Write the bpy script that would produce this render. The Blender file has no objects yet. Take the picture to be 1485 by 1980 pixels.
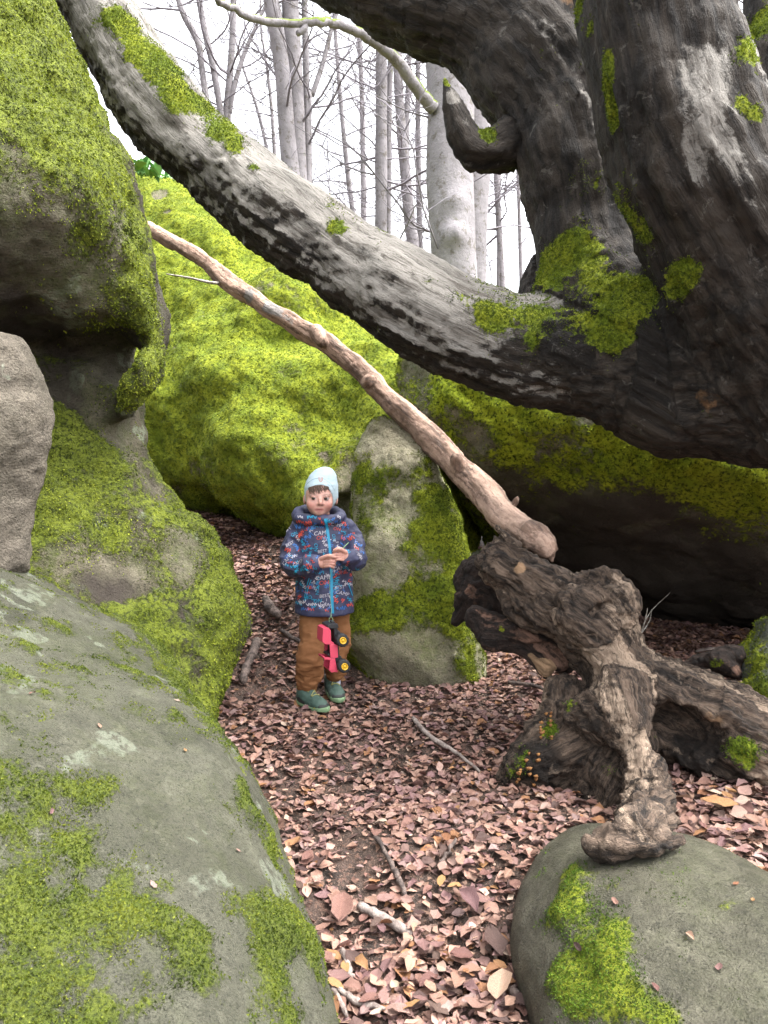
import bpy, bmesh, math, random
import numpy as np
from mathutils import Vector, Matrix
from mathutils.bvhtree import BVHTree

random.seed(7)
rng = np.random.default_rng(11)
SC = bpy.context.scene
COL = SC.collection
f32 = np.float32

# ------------------------------------------------------------------ camera, sky, sun, exposure
FPX = 1487.0                        # focal length in photo pixels (1485 x 1980)
CAMP = np.array([0.0, 0.0, 1.35])
PITCH = math.radians(-4.0)
cd = bpy.data.cameras.new('camera')
cam = bpy.data.objects.new('camera', cd)
COL.objects.link(cam)
cam.location = CAMP
cam.rotation_euler = (math.pi / 2 + PITCH, 0, 0)
cd.sensor_fit = 'VERTICAL'
cd.sensor_height = 24.0
cd.lens = 12.0 / (990.0 / FPX)
cd.clip_start, cd.clip_end = 0.05, 600
cd.dof.use_dof = True
cd.dof.focus_distance = 3.5
cd.dof.aperture_fstop = 8.0
SC.camera = cam

SUN_EL, SUN_ROT = math.radians(62), math.radians(98)
world = bpy.data.worlds.new('World')
SC.world = world
world.use_nodes = True
wn, wl = world.node_tree.nodes, world.node_tree.links
sky_t = wn.new('ShaderNodeTexSky')
sky_t.sky_type = 'NISHITA'
sky_t.sun_disc = False
sky_t.sun_elevation, sky_t.sun_rotation = SUN_EL, SUN_ROT
sky_t.dust_density = 6.0
sky_t.air_density = 1.0
sky_t.ozone_density = 1.0
hs = wn.new('ShaderNodeHueSaturation')
hs.inputs['Saturation'].default_value = 0.18
wl.new(sky_t.outputs[0], hs.inputs['Color'])
wl.new(hs.outputs[0], wn['Background'].inputs[0])
wn['Background'].inputs[1].default_value = 0.15

sl = bpy.data.lights.new('sun', 'SUN')
sl.energy = 0.6
sl.angle = math.radians(35)
sl.color = (1.0, 0.965, 0.91)
sun = bpy.data.objects.new('sun', sl)
COL.objects.link(sun)
sd = Vector((math.sin(SUN_ROT) * math.cos(SUN_EL), math.cos(SUN_ROT) * math.cos(SUN_EL), math.sin(SUN_EL)))
sun.rotation_euler = sd.to_track_quat('Z', 'Y').to_euler()
sun.location = sd * 30

vs = SC.view_settings
vs.view_transform = 'Standard'
vs.look = 'None'
vs.gamma = 1.0
vs.use_curve_mapping = False
vs.exposure = 2.85

# ------------------------------------------------------------------ helpers: rays, noise
cp, sp_ = math.cos(PITCH), math.sin(PITCH)
FWD = np.array([0, cp, sp_]); UPV = np.array([0, -sp_, cp])

def at(px, py, Y):
    """world point seen at photo pixel (px, py) on the plane y = Y"""
    d = FWD + (px - 742.5) / FPX * np.array([1.0, 0, 0]) + (990.0 - py) / FPX * UPV
    return CAMP + d * (Y / d[1])

def proj(P):
    q = np.asarray(P) - CAMP
    dz = q @ FWD
    return np.stack([742.5 + FPX * q[..., 0] / dz, 990 - FPX * (q @ UPV) / dz, dz], -1)

TAB = np.random.default_rng(5).random((64, 64, 64)).astype(f32)
def vnoise(p, s, seed=0):
    q = p * f32(s) + f32(seed * 17.37 + 0.5)
    i = np.floor(q).astype(np.int32)
    t = (q - i).astype(f32)
    t = t * t * t * (t * (t * 6 - 15) + 10)
    i0 = i & 63
    i1 = (i + 1) & 63
    x0, y0, z0 = i0[..., 0], i0[..., 1], i0[..., 2]
    x1, y1, z1 = i1[..., 0], i1[..., 1], i1[..., 2]
    tx, ty, tz = t[..., 0], t[..., 1], t[..., 2]
    def L(a, b, k): return a + (b - a) * k
    a = L(L(TAB[x0, y0, z0], TAB[x1, y0, z0], tx), L(TAB[x0, y1, z0], TAB[x1, y1, z0], tx), ty)
    b = L(L(TAB[x0, y0, z1], TAB[x1, y0, z1], tx), L(TAB[x0, y1, z1], TAB[x1, y1, z1], tx), ty)
    return L(a, b, tz) * 2 - 1
ROTM = np.array([[0.36, 0.48, -0.8], [-0.8, 0.6, 0.0], [0.48, 0.64, 0.6]], f32)
def fbm(p, s, octv=3, seed=0, gain=0.5):
    p = np.asarray(p, f32)
    out = 0; a = 1.0; tot = 0
    for o in range(octv):
        out = out + a * vnoise(p, s, seed + o * 3)
        tot += a; a *= gain; s *= 2.03
        p = p @ ROTM
    return out / tot * 1.6
def ridged(p, s, octv=3, seed=0, gain=0.5):
    p = np.asarray(p, f32)
    out = 0; a = 1.0; tot = 0
    for o in range(octv):
        out = out + a * (1 - 2 * np.abs(vnoise(p, s, seed + o * 3)))
        tot += a; a *= gain; s *= 2.03
        p = p @ ROTM
    return out / tot
def sstep(a, b, x):
    t = np.clip((x - a) / (b - a), 0, 1)
    return t * t * (3 - 2 * t)
def smin(a, b, k):
    h = np.maximum(k - np.abs(a - b), 0) / k
    return np.minimum(a, b) - h * h * k * 0.25
def smax(a, b, k): return -smin(-a, -b, k)

# ------------------------------------------------------------------ helpers: implicit surface -> mesh
def sdf_mesh(f, lo, hi, h, lip=1.6):
    lo = np.asarray(lo, float); hi = np.asarray(hi, float)
    B = 8
    nb = np.ceil((hi - lo) / (h * B)).astype(int) + 1
    g = np.stack(np.meshgrid(*[np.arange(n) for n in nb], indexing='ij'), -1).reshape(-1, 3)
    c = (lo + (g + 0.5) * B * h).astype(f32)
    v = np.concatenate([f(c[i:i + 20000]) for i in range(0, len(c), 20000)])
    act = g[np.abs(v) < lip * B * h * 0.9]
    if len(act) == 0: return np.zeros((0, 3)), np.zeros((0, 4), int)
    o = np.arange(B + 1)
    loc = np.stack(np.meshgrid(o, o, o, indexing='ij'), -1).reshape(-1, 3)
    N = len(act)
    vals = np.empty((N, (B + 1) ** 3), f32)
    st = max(1, 90000 // 729)
    for i in range(0, N, st):
        a = act[i:i + st]
        P = (lo + (a[:, None, :] * B + loc[None]) * h).astype(f32)
        vals[i:i + st] = f(P.reshape(-1, 3)).reshape(len(a), -1)
    vals = vals.reshape(N, B + 1, B + 1, B + 1)
    s = vals < 0
    keep = s.any((1, 2, 3)) & ~s.all((1, 2, 3))
    act, vals, s = act[keep], vals[keep], s[keep]
    N = len(act)
    nx = (nb * B + 2).astype(np.int64)
    def gid(ijk): return (ijk[..., 0] * nx[1] + ijk[..., 1]) * nx[2] + ijk[..., 2]
    corner = [(a, b, c_) for a in (0, 1) for b in (0, 1) for c_ in (0, 1)]
    cs = np.stack([s[:, a:a + B, b:b + B, c_:c_ + B] for a, b, c_ in corner], -1)
    mix = cs.any(-1) & ~cs.all(-1)
    bi, ci, cj, ck = np.nonzero(mix)
    cv = np.stack([vals[bi, ci + a, cj + b, ck + c_] for a, b, c_ in corner], -1)
    acc = np.zeros((len(bi), 3)); cnt = np.zeros(len(bi))
    for i in range(8):
        for j in range(i + 1, 8):
            d = [k for k in range(3) if corner[i][k] != corner[j][k]]
            if len(d) != 1: continue
            cr = (cv[:, i] < 0) != (cv[:, j] < 0)
            t = cv[:, i] / np.where(cr, cv[:, i] - cv[:, j], 1)
            pt = np.tile(np.array(corner[i], float), (len(bi), 1))
            pt[:, d[0]] = t
            acc += pt * cr[:, None]; cnt += cr
    cell = act[bi] * B + np.stack([ci, cj, ck], -1)
    V = lo + (cell + acc / cnt[:, None]) * h
    ids = gid(cell + 1)
    order = np.argsort(ids)
    sid = ids[order]
    quads = []
    for a in range(3):
        b, c_ = (a + 1) % 3, (a + 2) % 3
        sl0 = [slice(0, B)] * 3
        sl1 = list(sl0); sl1[a] = slice(1, B + 1)
        s0 = s[(slice(None),) + tuple(sl0)]; s1 = s[(slice(None),) + tuple(sl1)]
        e = s0 != s1
        bi2, i2, j2, k2 = np.nonzero(e)
        pt = act[bi2] * B + np.stack([i2, j2, k2], -1)
        q = []
        for db, dc in ((-1, -1), (0, -1), (0, 0), (-1, 0)):
            cc = pt.copy(); cc[:, b] += db; cc[:, c_] += dc
            q.append(gid(cc + 1))
        q = np.stack(q, -1)
        flip = ~s0[bi2, i2, j2, k2]
        q[flip] = q[flip][:, ::-1]
        pos = np.minimum(np.searchsorted(sid, q), len(sid) - 1)
        ok = (sid[pos] == q).all(-1)
        quads.append(order[pos[ok]])
    return V, np.concatenate(quads)

def vnormals(V, Q):
    A = V[Q[:, 2]] - V[Q[:, 0]]
    Bv = V[Q[:, 3 if Q.shape[1] == 4 else 1]] - V[Q[:, 1 if Q.shape[1] == 4 else 0]]
    fn = np.cross(A, Bv) if Q.shape[1] == 4 else np.cross(V[Q[:, 1]] - V[Q[:, 0]], V[Q[:, 2]] - V[Q[:, 0]])
    n = np.stack([np.bincount(Q.ravel(), np.repeat(fn[:, k], Q.shape[1]), len(V)) for k in range(3)], -1)
    return n / (np.linalg.norm(n, axis=1, keepdims=True) + 1e-12)

def add_obj(name, me, parent=None, kind=None):
    o = bpy.data.objects.new(name, me)
    COL.objects.link(o)
    if parent is not None: o.parent = parent
    if kind: o['kind'] = kind
    return o

def mesh_np(name, V, Q, mat=None, smooth=True, attrs=None):
    me = bpy.data.meshes.new(name)
    V = np.asarray(V, f32)
    Q = np.asarray(Q, np.int32)
    k = Q.shape[1]
    me.vertices.add(len(V)); me.vertices.foreach_set('co', V.ravel())
    me.loops.add(Q.size); me.loops.foreach_set('vertex_index', Q.ravel())
    me.polygons.add(len(Q))
    me.polygons.foreach_set('loop_start', np.arange(0, Q.size, k, dtype=np.int32))
    if smooth: me.polygons.foreach_set('use_smooth', np.ones(len(Q), bool))
    for an, av in (attrs or {}).items():
        av = np.asarray(av, f32)
        if av.ndim == 1:
            me.attributes.new(an, 'FLOAT', 'POINT').data.foreach_set('value', av)
        else:
            me.attributes.new(an, 'FLOAT_VECTOR', 'POINT').data.foreach_set('vector', av[:, :3].ravel())
    if mat: me.materials.append(mat)
    me.update(calc_edges=True)
    return me

def obj_np(name, V, Q, mat=None, parent=None, kind=None, smooth=True, attrs=None):
    return add_obj(name, mesh_np(name, V, Q, mat, smooth, attrs), parent, kind)

def tag(o, label, cat, group=None):
    o['label'] = label; o['category'] = cat
    if group: o['group'] = group
    return o

def empty(name, loc=(0, 0, 0)):
    o = bpy.data.objects.new(name, None)
    o.empty_display_size = 0.1
    COL.objects.link(o)
    o.location = loc
    return o

def shift(V, loc): return np.asarray(V) - np.asarray(loc)

# capsule chains ------------------------------------------------------------------------------
def crom(P, n):
    """Catmull-Rom through the rows of P, n samples per span"""
    P = np.asarray(P, float)
    E = np.vstack([2 * P[0] - P[1], P, 2 * P[-1] - P[-2]])
    out = []
    for i in range(1, len(E) - 2):
        a, b, c, d = E[i - 1], E[i], E[i + 1], E[i + 2]
        for t in np.arange(n) / n:
            out.append(0.5 * (2 * b + (c - a) * t + (2 * a - 5 * b + 4 * c - d) * t * t + (3 * b - a - 3 * c + d) * t ** 3))
    out.append(E[-2])
    return np.array(out)

def chain_px(pts, n=3):
    """pts (px, py, Y, radius in px) -> rows x, y, z, radius (metres)"""
    return crom([list(at(a, b, Y)) + [r * Y / FPX] for a, b, Y, r in pts], n)

def chain_sdf(p, C, want=False, far=0.4):
    best = np.full(len(p), far if not want else 1e9, f32)
    if want: S = np.zeros(len(p)); IDX = np.zeros(len(p), int)
    X = np.ascontiguousarray(p.T, dtype=f32)
    blo, bhi = X.min(1), X.max(1)
    s0 = 0.0
    for i in range(len(C) - 1):
        a, b = C[i, :3].astype(f32), C[i + 1, :3].astype(f32)
        ab = b - a
        L2 = float(ab @ ab) + 1e-12
        r0, r1 = f32(C[i, 3]), f32(C[i + 1, 3])
        if not want:
            gap = np.maximum(0, np.maximum(blo - np.maximum(a, b), np.minimum(a, b) - bhi))
            if math.sqrt(float(gap @ gap)) - max(r0, r1) > far: continue
        px, py, pz = X[0] - a[0], X[1] - a[1], X[2] - a[2]
        t = px * f32(ab[0] / L2); t += py * f32(ab[1] / L2); t += pz * f32(ab[2] / L2)
        np.clip(t, 0, 1, out=t)
        px -= t * ab[0]; py -= t * ab[1]; pz -= t * ab[2]
        px *= px; py *= py; pz *= pz
        px += py; px += pz
        d = np.sqrt(px, out=px)
        d -= r0; d -= t * (r1 - r0)
        if want:
            m = d < best
            S[m] = s0 + t[m] * math.sqrt(L2); IDX[m] = i
        np.minimum(best, d, out=best)
        s0 += math.sqrt(L2)
    return (best, S, IDX) if want else best

def chain_flow(p, C):
    """coordinates that run along a chain: (offset across in metres, offset across, distance along)"""
    d, S, IDX = chain_sdf(p.astype(f32), C, True)
    ref = np.array([0.31, 0.87, 0.38])
    T = C[1:, :3] - C[:-1, :3]
    T /= np.linalg.norm(T, axis=1, keepdims=True)
    U = np.cross(T, ref); U /= np.linalg.norm(U, axis=1, keepdims=True)
    Wv = np.cross(T, U)
    off = p - C[IDX, :3]
    off -= (off * T[IDX]).sum(1)[:, None] * T[IDX]
    return d, np.stack([(off * U[IDX]).sum(1), (off * Wv[IDX]).sum(1), S], -1)

def tube(C, sides=6, closed=True):
    """plain tube mesh along rows x, y, z, radius"""
    C = np.asarray(C, float)
    T = np.gradient(C[:, :3], axis=0)
    T /= np.linalg.norm(T, axis=1, keepdims=True) + 1e-12
    ref = np.array([0.2, 0.9, 0.39]) if abs(T[0] @ np.array([0.2, 0.9, 0.39])) < 0.9 else np.array([1.0, 0, 0])
    U = np.cross(T, ref); U /= np.linalg.norm(U, axis=1, keepdims=True) + 1e-12
    Wv = np.cross(T, U)
    a = np.arange(sides) / sides * 2 * math.pi
    V = C[:, None, :3] + C[:, None, 3:4] * (np.cos(a)[None, :, None] * U[:, None] + np.sin(a)[None, :, None] * Wv[:, None])
    n = len(C)
    i = np.arange(n - 1)[:, None] * sides
    j = np.arange(sides)[None]
    k = (j + 1) % sides
    Q = np.stack([i + j, i + k, i + sides + k, i + sides + j], -1).reshape(-1, 4)
    V = V.reshape(-1, 3)
    if closed:
        m = len(V)
        V = np.vstack([V, C[0, :3] - T[0] * C[0, 3] * 0.4, C[-1, :3] + T[-1] * C[-1, 3] * 0.4])
        c0 = [[m, (q + 1) % sides, q, m] for q in range(sides)]
        b = (n - 1) * sides
        c1 = [[m + 1, b + q, b + (q + 1) % sides, m + 1] for q in range(sides)]
        Q = np.vstack([Q, c0, c1])
    return V, Q

class Bag:
    """collects pieces of geometry for ONE mesh"""
    def __init__(s): s.V = []; s.Q = []; s.A = {}; s.n = 0
    def add(s, V, Q, **attrs):
        V = np.asarray(V, float)
        s.V.append(V); s.Q.append(np.asarray(Q) + s.n); s.n += len(V)
        for k, v in attrs.items():
            v = np.asarray(v, float)
            if v.ndim == 0 or (v.ndim == 1 and len(v) == 3 and len(V) != 3): v = np.broadcast_to(v, (len(V),) + v.shape)
            s.A.setdefault(k, []).append(v)
        return s
    def obj(s, name, mat, parent=None, kind=None, smooth=True, loc=(0, 0, 0)):
        V = np.vstack(s.V) - np.asarray(loc)
        Q = np.vstack(s.Q)
        me = bpy.data.meshes.new(name)
        tri = Q.shape[1] == 4 and (Q[:, 0] == Q[:, 3]).any()
        at_ = {k: np.concatenate(v) for k, v in s.A.items()}
        if tri:
            fs = [tuple(q[:3]) if q[0] == q[3] else tuple(q) for q in Q.tolist()]
            me.from_pydata(V.tolist(), [], fs)
            if smooth: me.polygons.foreach_set('use_smooth', np.ones(len(fs), bool))
            for an, av in at_.items():
                av = np.asarray(av, f32)
                if av.ndim == 1: me.attributes.new(an, 'FLOAT', 'POINT').data.foreach_set('value', av)
                else: me.attributes.new(an, 'FLOAT_VECTOR', 'POINT').data.foreach_set('vector', av.ravel())
            if mat: me.materials.append(mat)
        else:
            bpy.data.meshes.remove(me)
            me = mesh_np(name, V, Q, mat, smooth, at_)
        return add_obj(name, me, parent, kind)
# ------------------------------------------------------------------ materials
class NT:
    def __init__(s, name, rough=0.8, spec=0.3):
        s.m = bpy.data.materials.new(name); s.m.use_nodes = True
        s.t = s.m.node_tree; s.n = s.t.nodes
        s.b = s.n['Principled BSDF']
        s.set(s.b, 'Roughness', rough); s.set(s.b, 'Specular IOR Level', spec)
        s._co = None
    def set(s, node, sock, v):
        i = node.inputs[sock]
        if hasattr(v, 'is_linked') or isinstance(v, bpy.types.NodeSocket): s.t.links.new(v, i)
        elif isinstance(v, (tuple, list)) and len(v) == 3 and i.type == 'RGBA': i.default_value = (*v, 1)
        else: i.default_value = v
    def new(s, ty, **kw):
        n = s.n.new(ty)
        for k, v in kw.items(): setattr(n, k, v)
        return n
    def co(s):
        if s._co is None: s._co = s.new('ShaderNodeTexCoord').outputs['Object']
        return s._co
    def scaled(s, vec, sc):
        n = s.new('ShaderNodeMapping'); s.set(n, 'Vector', vec); n.inputs['Scale'].default_value = sc
        return n.outputs[0]
    def noise(s, scale, detail=4, rough=0.55, vec=None, dist=0.0):
        n = s.new('ShaderNodeTexNoise'); s.set(n, 'Vector', vec or s.co())
        for k, v in (('Scale', scale), ('Detail', detail), ('Roughness', rough), ('Distortion', dist)): n.inputs[k].default_value = v
        return n.outputs[0]
    def voro(s, scale, vec=None, feature='F1', out='Distance', rand=1.0):
        n = s.new('ShaderNodeTexVoronoi', feature=feature); s.set(n, 'Vector', vec or s.co())
        n.inputs['Scale'].default_value = scale; n.inputs['Randomness'].default_value = rand
        return n.outputs[out]
    def attr(s, name, out='Fac'):
        n = s.new('ShaderNodeAttribute', attribute_name=name)
        return n.outputs[out]
    def math(s, op, a, b=0.0, c=0.0, clamp=False):
        n = s.new('ShaderNodeMath', operation=op, use_clamp=clamp)
        s.set(n, 0, a); s.set(n, 1, b); s.set(n, 2, c)
        return n.outputs[0]
    def ramp(s, fac, lo, hi, a=0.0, b=1.0):
        n = s.new('ShaderNodeMapRange', interpolation_type='SMOOTHSTEP')
        s.set(n, 'Value', fac)
        for k, v in (('From Min', lo), ('From Max', hi), ('To Min', a), ('To Max', b)): n.inputs[k].default_value = v
        return n.outputs[0]
    def mix(s, fac, a, b, mode='MIX'):
        n = s.new('ShaderNodeMix', data_type='RGBA', blend_type=mode)
        s.set(n, 0, fac); s.set(n, 6, a); s.set(n, 7, b)
        return n.outputs[2]
    def mixf(s, fac, a, b):
        n = s.new('ShaderNodeMix', data_type='FLOAT')
        s.set(n, 0, fac); s.set(n, 2, a); s.set(n, 3, b)
        return n.outputs[0]
    def bump(s, h, dist, strength=1.0, normal=None):
        n = s.new('ShaderNodeBump'); s.set(n, 'Height', h)
        n.inputs['Distance'].default_value = dist; n.inputs['Strength'].default_value = strength
        if normal: s.set(n, 'Normal', normal)
        return n.outputs[0]
    def done(s, color=None, normal=None, rough=None):
        if color is not None: s.set(s.b, 'Base Color', color)
        if normal is not None: s.set(s.b, 'Normal', normal)
        if rough is not None: s.set(s.b, 'Roughness', rough)
        return s.m

MOSS_D, MOSS_M, MOSS_L = (0.030, 0.045, 0.004), (0.105, 0.145, 0.008), (0.205, 0.235, 0.014)

def rock_mat(name, ca, cb, cl=(0.21, 0.23, 0.175), lichen=0.62, moss=(MOSS_D, MOSS_M, MOSS_L), mscale=38.0, fine=1.0, wet=0.0, algae=1.0, film=(0.062, 0.078, 0.020)):
    s = NT(name, 0.85, 0.25)
    big = s.noise(2.3, 6, 0.6, dist=0.6)
    mid = s.noise(14, 6, 0.65)
    grain = s.noise(170 * fine, 3, 0.7)
    c = s.mix(s.ramp(big, 0.32, 0.68), ca, cb)
    c = s.mix(s.ramp(mid, 0.25, 0.75, 0.0, 0.75), c, tuple(x * 0.45 for x in ca))
    dk = s.ramp(s.noise(4.0, 8, 0.7, dist=1.0), 0.52, 0.66)
    c = s.mix(s.math('MULTIPLY', dk, 0.6), c, tuple(x * 0.38 for x in cb))
    c = s.mix(s.ramp(grain, 0.2, 0.8, 0.0, 1.0), c, s.mix(1.0, c, (1.5, 1.5, 1.5), 'MULTIPLY'))
    sp = s.ramp(s.noise(75 * fine, 3, 0.6), 0.56, 0.66, 0, 0.75)
    c = s.mix(sp, c, tuple(x * 0.3 for x in ca))
    lm = s.math('MULTIPLY', s.ramp(s.noise(5.0, 3, 0.6, dist=0.4), lichen, lichen + 0.035), s.ramp(s.noise(40, 4, 0.7), 0.38, 0.55))
    c = s.mix(s.math('MULTIPLY', lm, 0.7), c, cl)
    # small dark pits and pale grains
    c = s.mix(s.ramp(s.noise(26, 5, 0.75, dist=.5), 0.54, 0.64, 0, 0.55), c, tuple(x * 0.5 for x in ca))
    c = s.mix(s.ramp(s.noise(19, 5, 0.75), 0.57, 0.66, 0, 0.45), c, tuple(x * 1.55 for x in ca))
    # green algae film
    alg = s.math('MULTIPLY', s.ramp(s.noise(3.3, 6, 0.7, dist=0.5), 0.40, 0.66, 0.12 * algae, 0.75 * algae), s.ramp(s.noise(33, 4, .7), .35, .6, .35, 1))
    c = s.mix(alg, c, film)
    # dark brown tone by attribute: stains, plus shade painted into hollows
    c = s.mix(s.attr('stain_shade'), c, (0.034, 0.027, 0.021))
    # moss
    mn = s.noise(mscale, 5, 0.7)
    mn2 = s.noise(mscale * 0.22, 4, 0.6)
    mf = s.math('ADD', s.attr('moss'), s.math('MULTIPLY', s.math('SUBTRACT', mn, 0.5), 0.9))
    mf = s.math('ADD', mf, s.math('MULTIPLY', s.math('SUBTRACT', mn2, 0.5), 0.7))
    mf = s.ramp(mf, 0.38, 0.66)
    mc = s.mix(s.ramp(mn2, 0.30, 0.68), moss[1], moss[2])
    mc = s.mix(s.ramp(s.noise(mscale * 1.6, 4, 0.7), 0.56, 0.34), mc, moss[0])
    c = s.mix(mf, c, mc)
    hr = s.math('ADD', s.math('MULTIPLY', mid, 0.7), s.math('MULTIPLY', grain, 0.16))
    hm = s.math('ADD', s.math('MULTIPLY', s.noise(mscale * 1.3, 6, 0.75), 1.3), 0.5)
    h = s.mixf(mf, hr, hm)
    fineb = s.bump(s.math('ADD', grain, s.math('MULTIPLY', s.voro(95 * fine), .7)), 0.006, 0.8)
    return s.done(c, s.bump(h, 0.022, 0.9, fineb), s.mixf(mf, 0.85 - 0.35 * wet, 0.95))

def moss_leaf_mat(name='moss'):
    s = NT(name, 0.75, 0.2)
    s.set(s.b, 'Base Color', s.attr('col', 'Color'))
    tr = s.new('ShaderNodeBsdfTranslucent'); s.set(tr, 'Color', s.attr('col', 'Color'))
    mx = s.new('ShaderNodeMixShader'); mx.inputs[0].default_value = 0.3
    s.t.links.new(s.b.outputs[0], mx.inputs[1]); s.t.links.new(tr.outputs[0], mx.inputs[2])
    s.t.links.new(mx.outputs[0], s.n['Material Output'].inputs[0])
    return s.m
M_MOSS = moss_leaf_mat()

# ------------------------------------------------------------------ boulders
ROCKS = []          # sdf of every rock, to keep leaves and twigs out of them

class Boulder:
    """a rounded stone: an outline standing on a plane of its own, swelling to its own thickness front and back"""
    def __init__(s, outline, plane, front, back, R, smooth=2.5, res=0.025):
        A, Bp, Cp = [at(*q) for q in plane]
        n = np.cross(Bp - A, Cp - A); n /= np.linalg.norm(n)
        if n @ (CAMP - A) < 0: n = -n
        s.n = n
        s.s = np.cross(n, [0, 0, 1.0]) if abs(n[2]) < 0.95 else np.cross(n, [0, 1.0, 0])
        s.s /= np.linalg.norm(s.s)
        s.t = np.cross(n, s.s)
        s.o = A
        st = np.array([s.to2(q[0], q[1]) for q in outline])
        st = crom(np.vstack([st, st[:1]]), 4)[:-1]
        s.st = st
        s.lo2 = st.min(0) - 1.0; hi2 = st.max(0) + 1.0
        s.g = res
        nx, ny = np.ceil((hi2 - s.lo2) / res).astype(int) + 1
        X, Yg = np.meshgrid(s.lo2[0] + np.arange(nx) * res, s.lo2[1] + np.arange(ny) * res, indexing='ij')
        Pg = np.stack([X.ravel(), Yg.ravel()], -1)
        D = np.full(len(Pg), 1e9); ins = np.zeros(len(Pg), bool)
        for i in range(len(st)):
            a, b = st[i], st[(i + 1) % len(st)]
            ab = b - a; pa = Pg - a
            t = np.clip(pa @ ab / (ab @ ab + 1e-12), 0, 1)
            D = np.minimum(D, ((pa - t[:, None] * ab) ** 2).sum(1))
            c = (a[1] > Pg[:, 1]) != (b[1] > Pg[:, 1])
            ins ^= c & (Pg[:, 0] < (b[0] - a[0]) * (Pg[:, 1] - a[1]) / (b[1] - a[1] + 1e-15) + a[0])
        D = np.sqrt(D); D[ins] *= -1
        s.D = D.reshape(nx, ny).astype(f32)
        def field(ctrl):
            if not isinstance(ctrl, (list, tuple)): return np.full((nx, ny), ctrl, f32)
            w = 0; v = 0
            for px, py, val in ctrl:
                c = s.to2(px, py)
                k = 1 / (((Pg - c) ** 2).sum(1) + 0.01) ** 1.5
                w = w + k; v = v + k * val
            return (v / w).reshape(nx, ny).astype(f32)
        s.TF, s.TB = field(front), field(back)
        s.R = R
        s.tmax = float(max(s.TF.max(), s.TB.max()))
    def to2(s, px, py):
        d = at(px, py, 1.0) - CAMP
        k = ((s.o - CAMP) @ s.n) / (d @ s.n)
        p = CAMP + d * k - s.o
        return np.array([p @ s.s, p @ s.t])
    def __call__(s, p):
        q = p - s.o.astype(f32)
        u, v, n = q @ s.s.astype(f32), q @ s.t.astype(f32), q @ s.n.astype(f32)
        fx = np.clip((u - f32(s.lo2[0])) / f32(s.g), 0, s.D.shape[0] - 1.001)
        fy = np.clip((v - f32(s.lo2[1])) / f32(s.g), 0, s.D.shape[1] - 1.001)
        i, j = fx.astype(np.int32), fy.astype(np.int32)
        a, b = fx - i, fy - j
        def lk(F): return (F[i, j] * (1 - a) + F[i + 1, j] * a) * (1 - b) + (F[i, j + 1] * (1 - a) + F[i + 1, j + 1] * a) * b
        d2 = lk(s.D)
        T = np.where(n > 0, lk(s.TF), lk(s.TB))
        R = f32(s.R)
        nn = np.abs(n) * np.maximum(1, R / T); TT = np.maximum(T, R)
        A, Bv = d2 + R, nn - TT + R
        return np.sqrt(np.maximum(A, 0) ** 2 + np.maximum(Bv, 0) ** 2) + np.minimum(np.maximum(A, Bv), 0) - R
    def bounds(s):
        c = np.vstack([s.o + a * s.s + b * s.t + z * s.n for a, b in s.st for z in (-s.tmax, s.tmax)])
        return c.min(0) - 0.12, c.max(0) + 0.12

def surf_at(V, px, py, tol=14):
    """nearest surface point that shows at a photo pixel"""
    q = proj(V)
    d = np.hypot(q[:, 0] - px, q[:, 1] - py)
    m = (d < tol) & (q[:, 2] > 0)
    if not m.any(): return V[np.argmin(d + 1e6 * (q[:, 2] < 0))]
    k = np.nonzero(m)[0]
    return V[k[np.argmin(q[k, 2])]]

def blobs(V, spots, seed=0):
    """sum of soft patches around surface spots (px, py, radius px, weight)"""
    out = np.zeros(len(V))
    for px, py, r, w in spots:
        c = surf_at(V, px, py)
        rm = r * (c[1]) / FPX
        d = np.linalg.norm(V - c, axis=1) / rm
        out += w * np.exp(-d ** 2 * 1.2)
    return out

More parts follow.
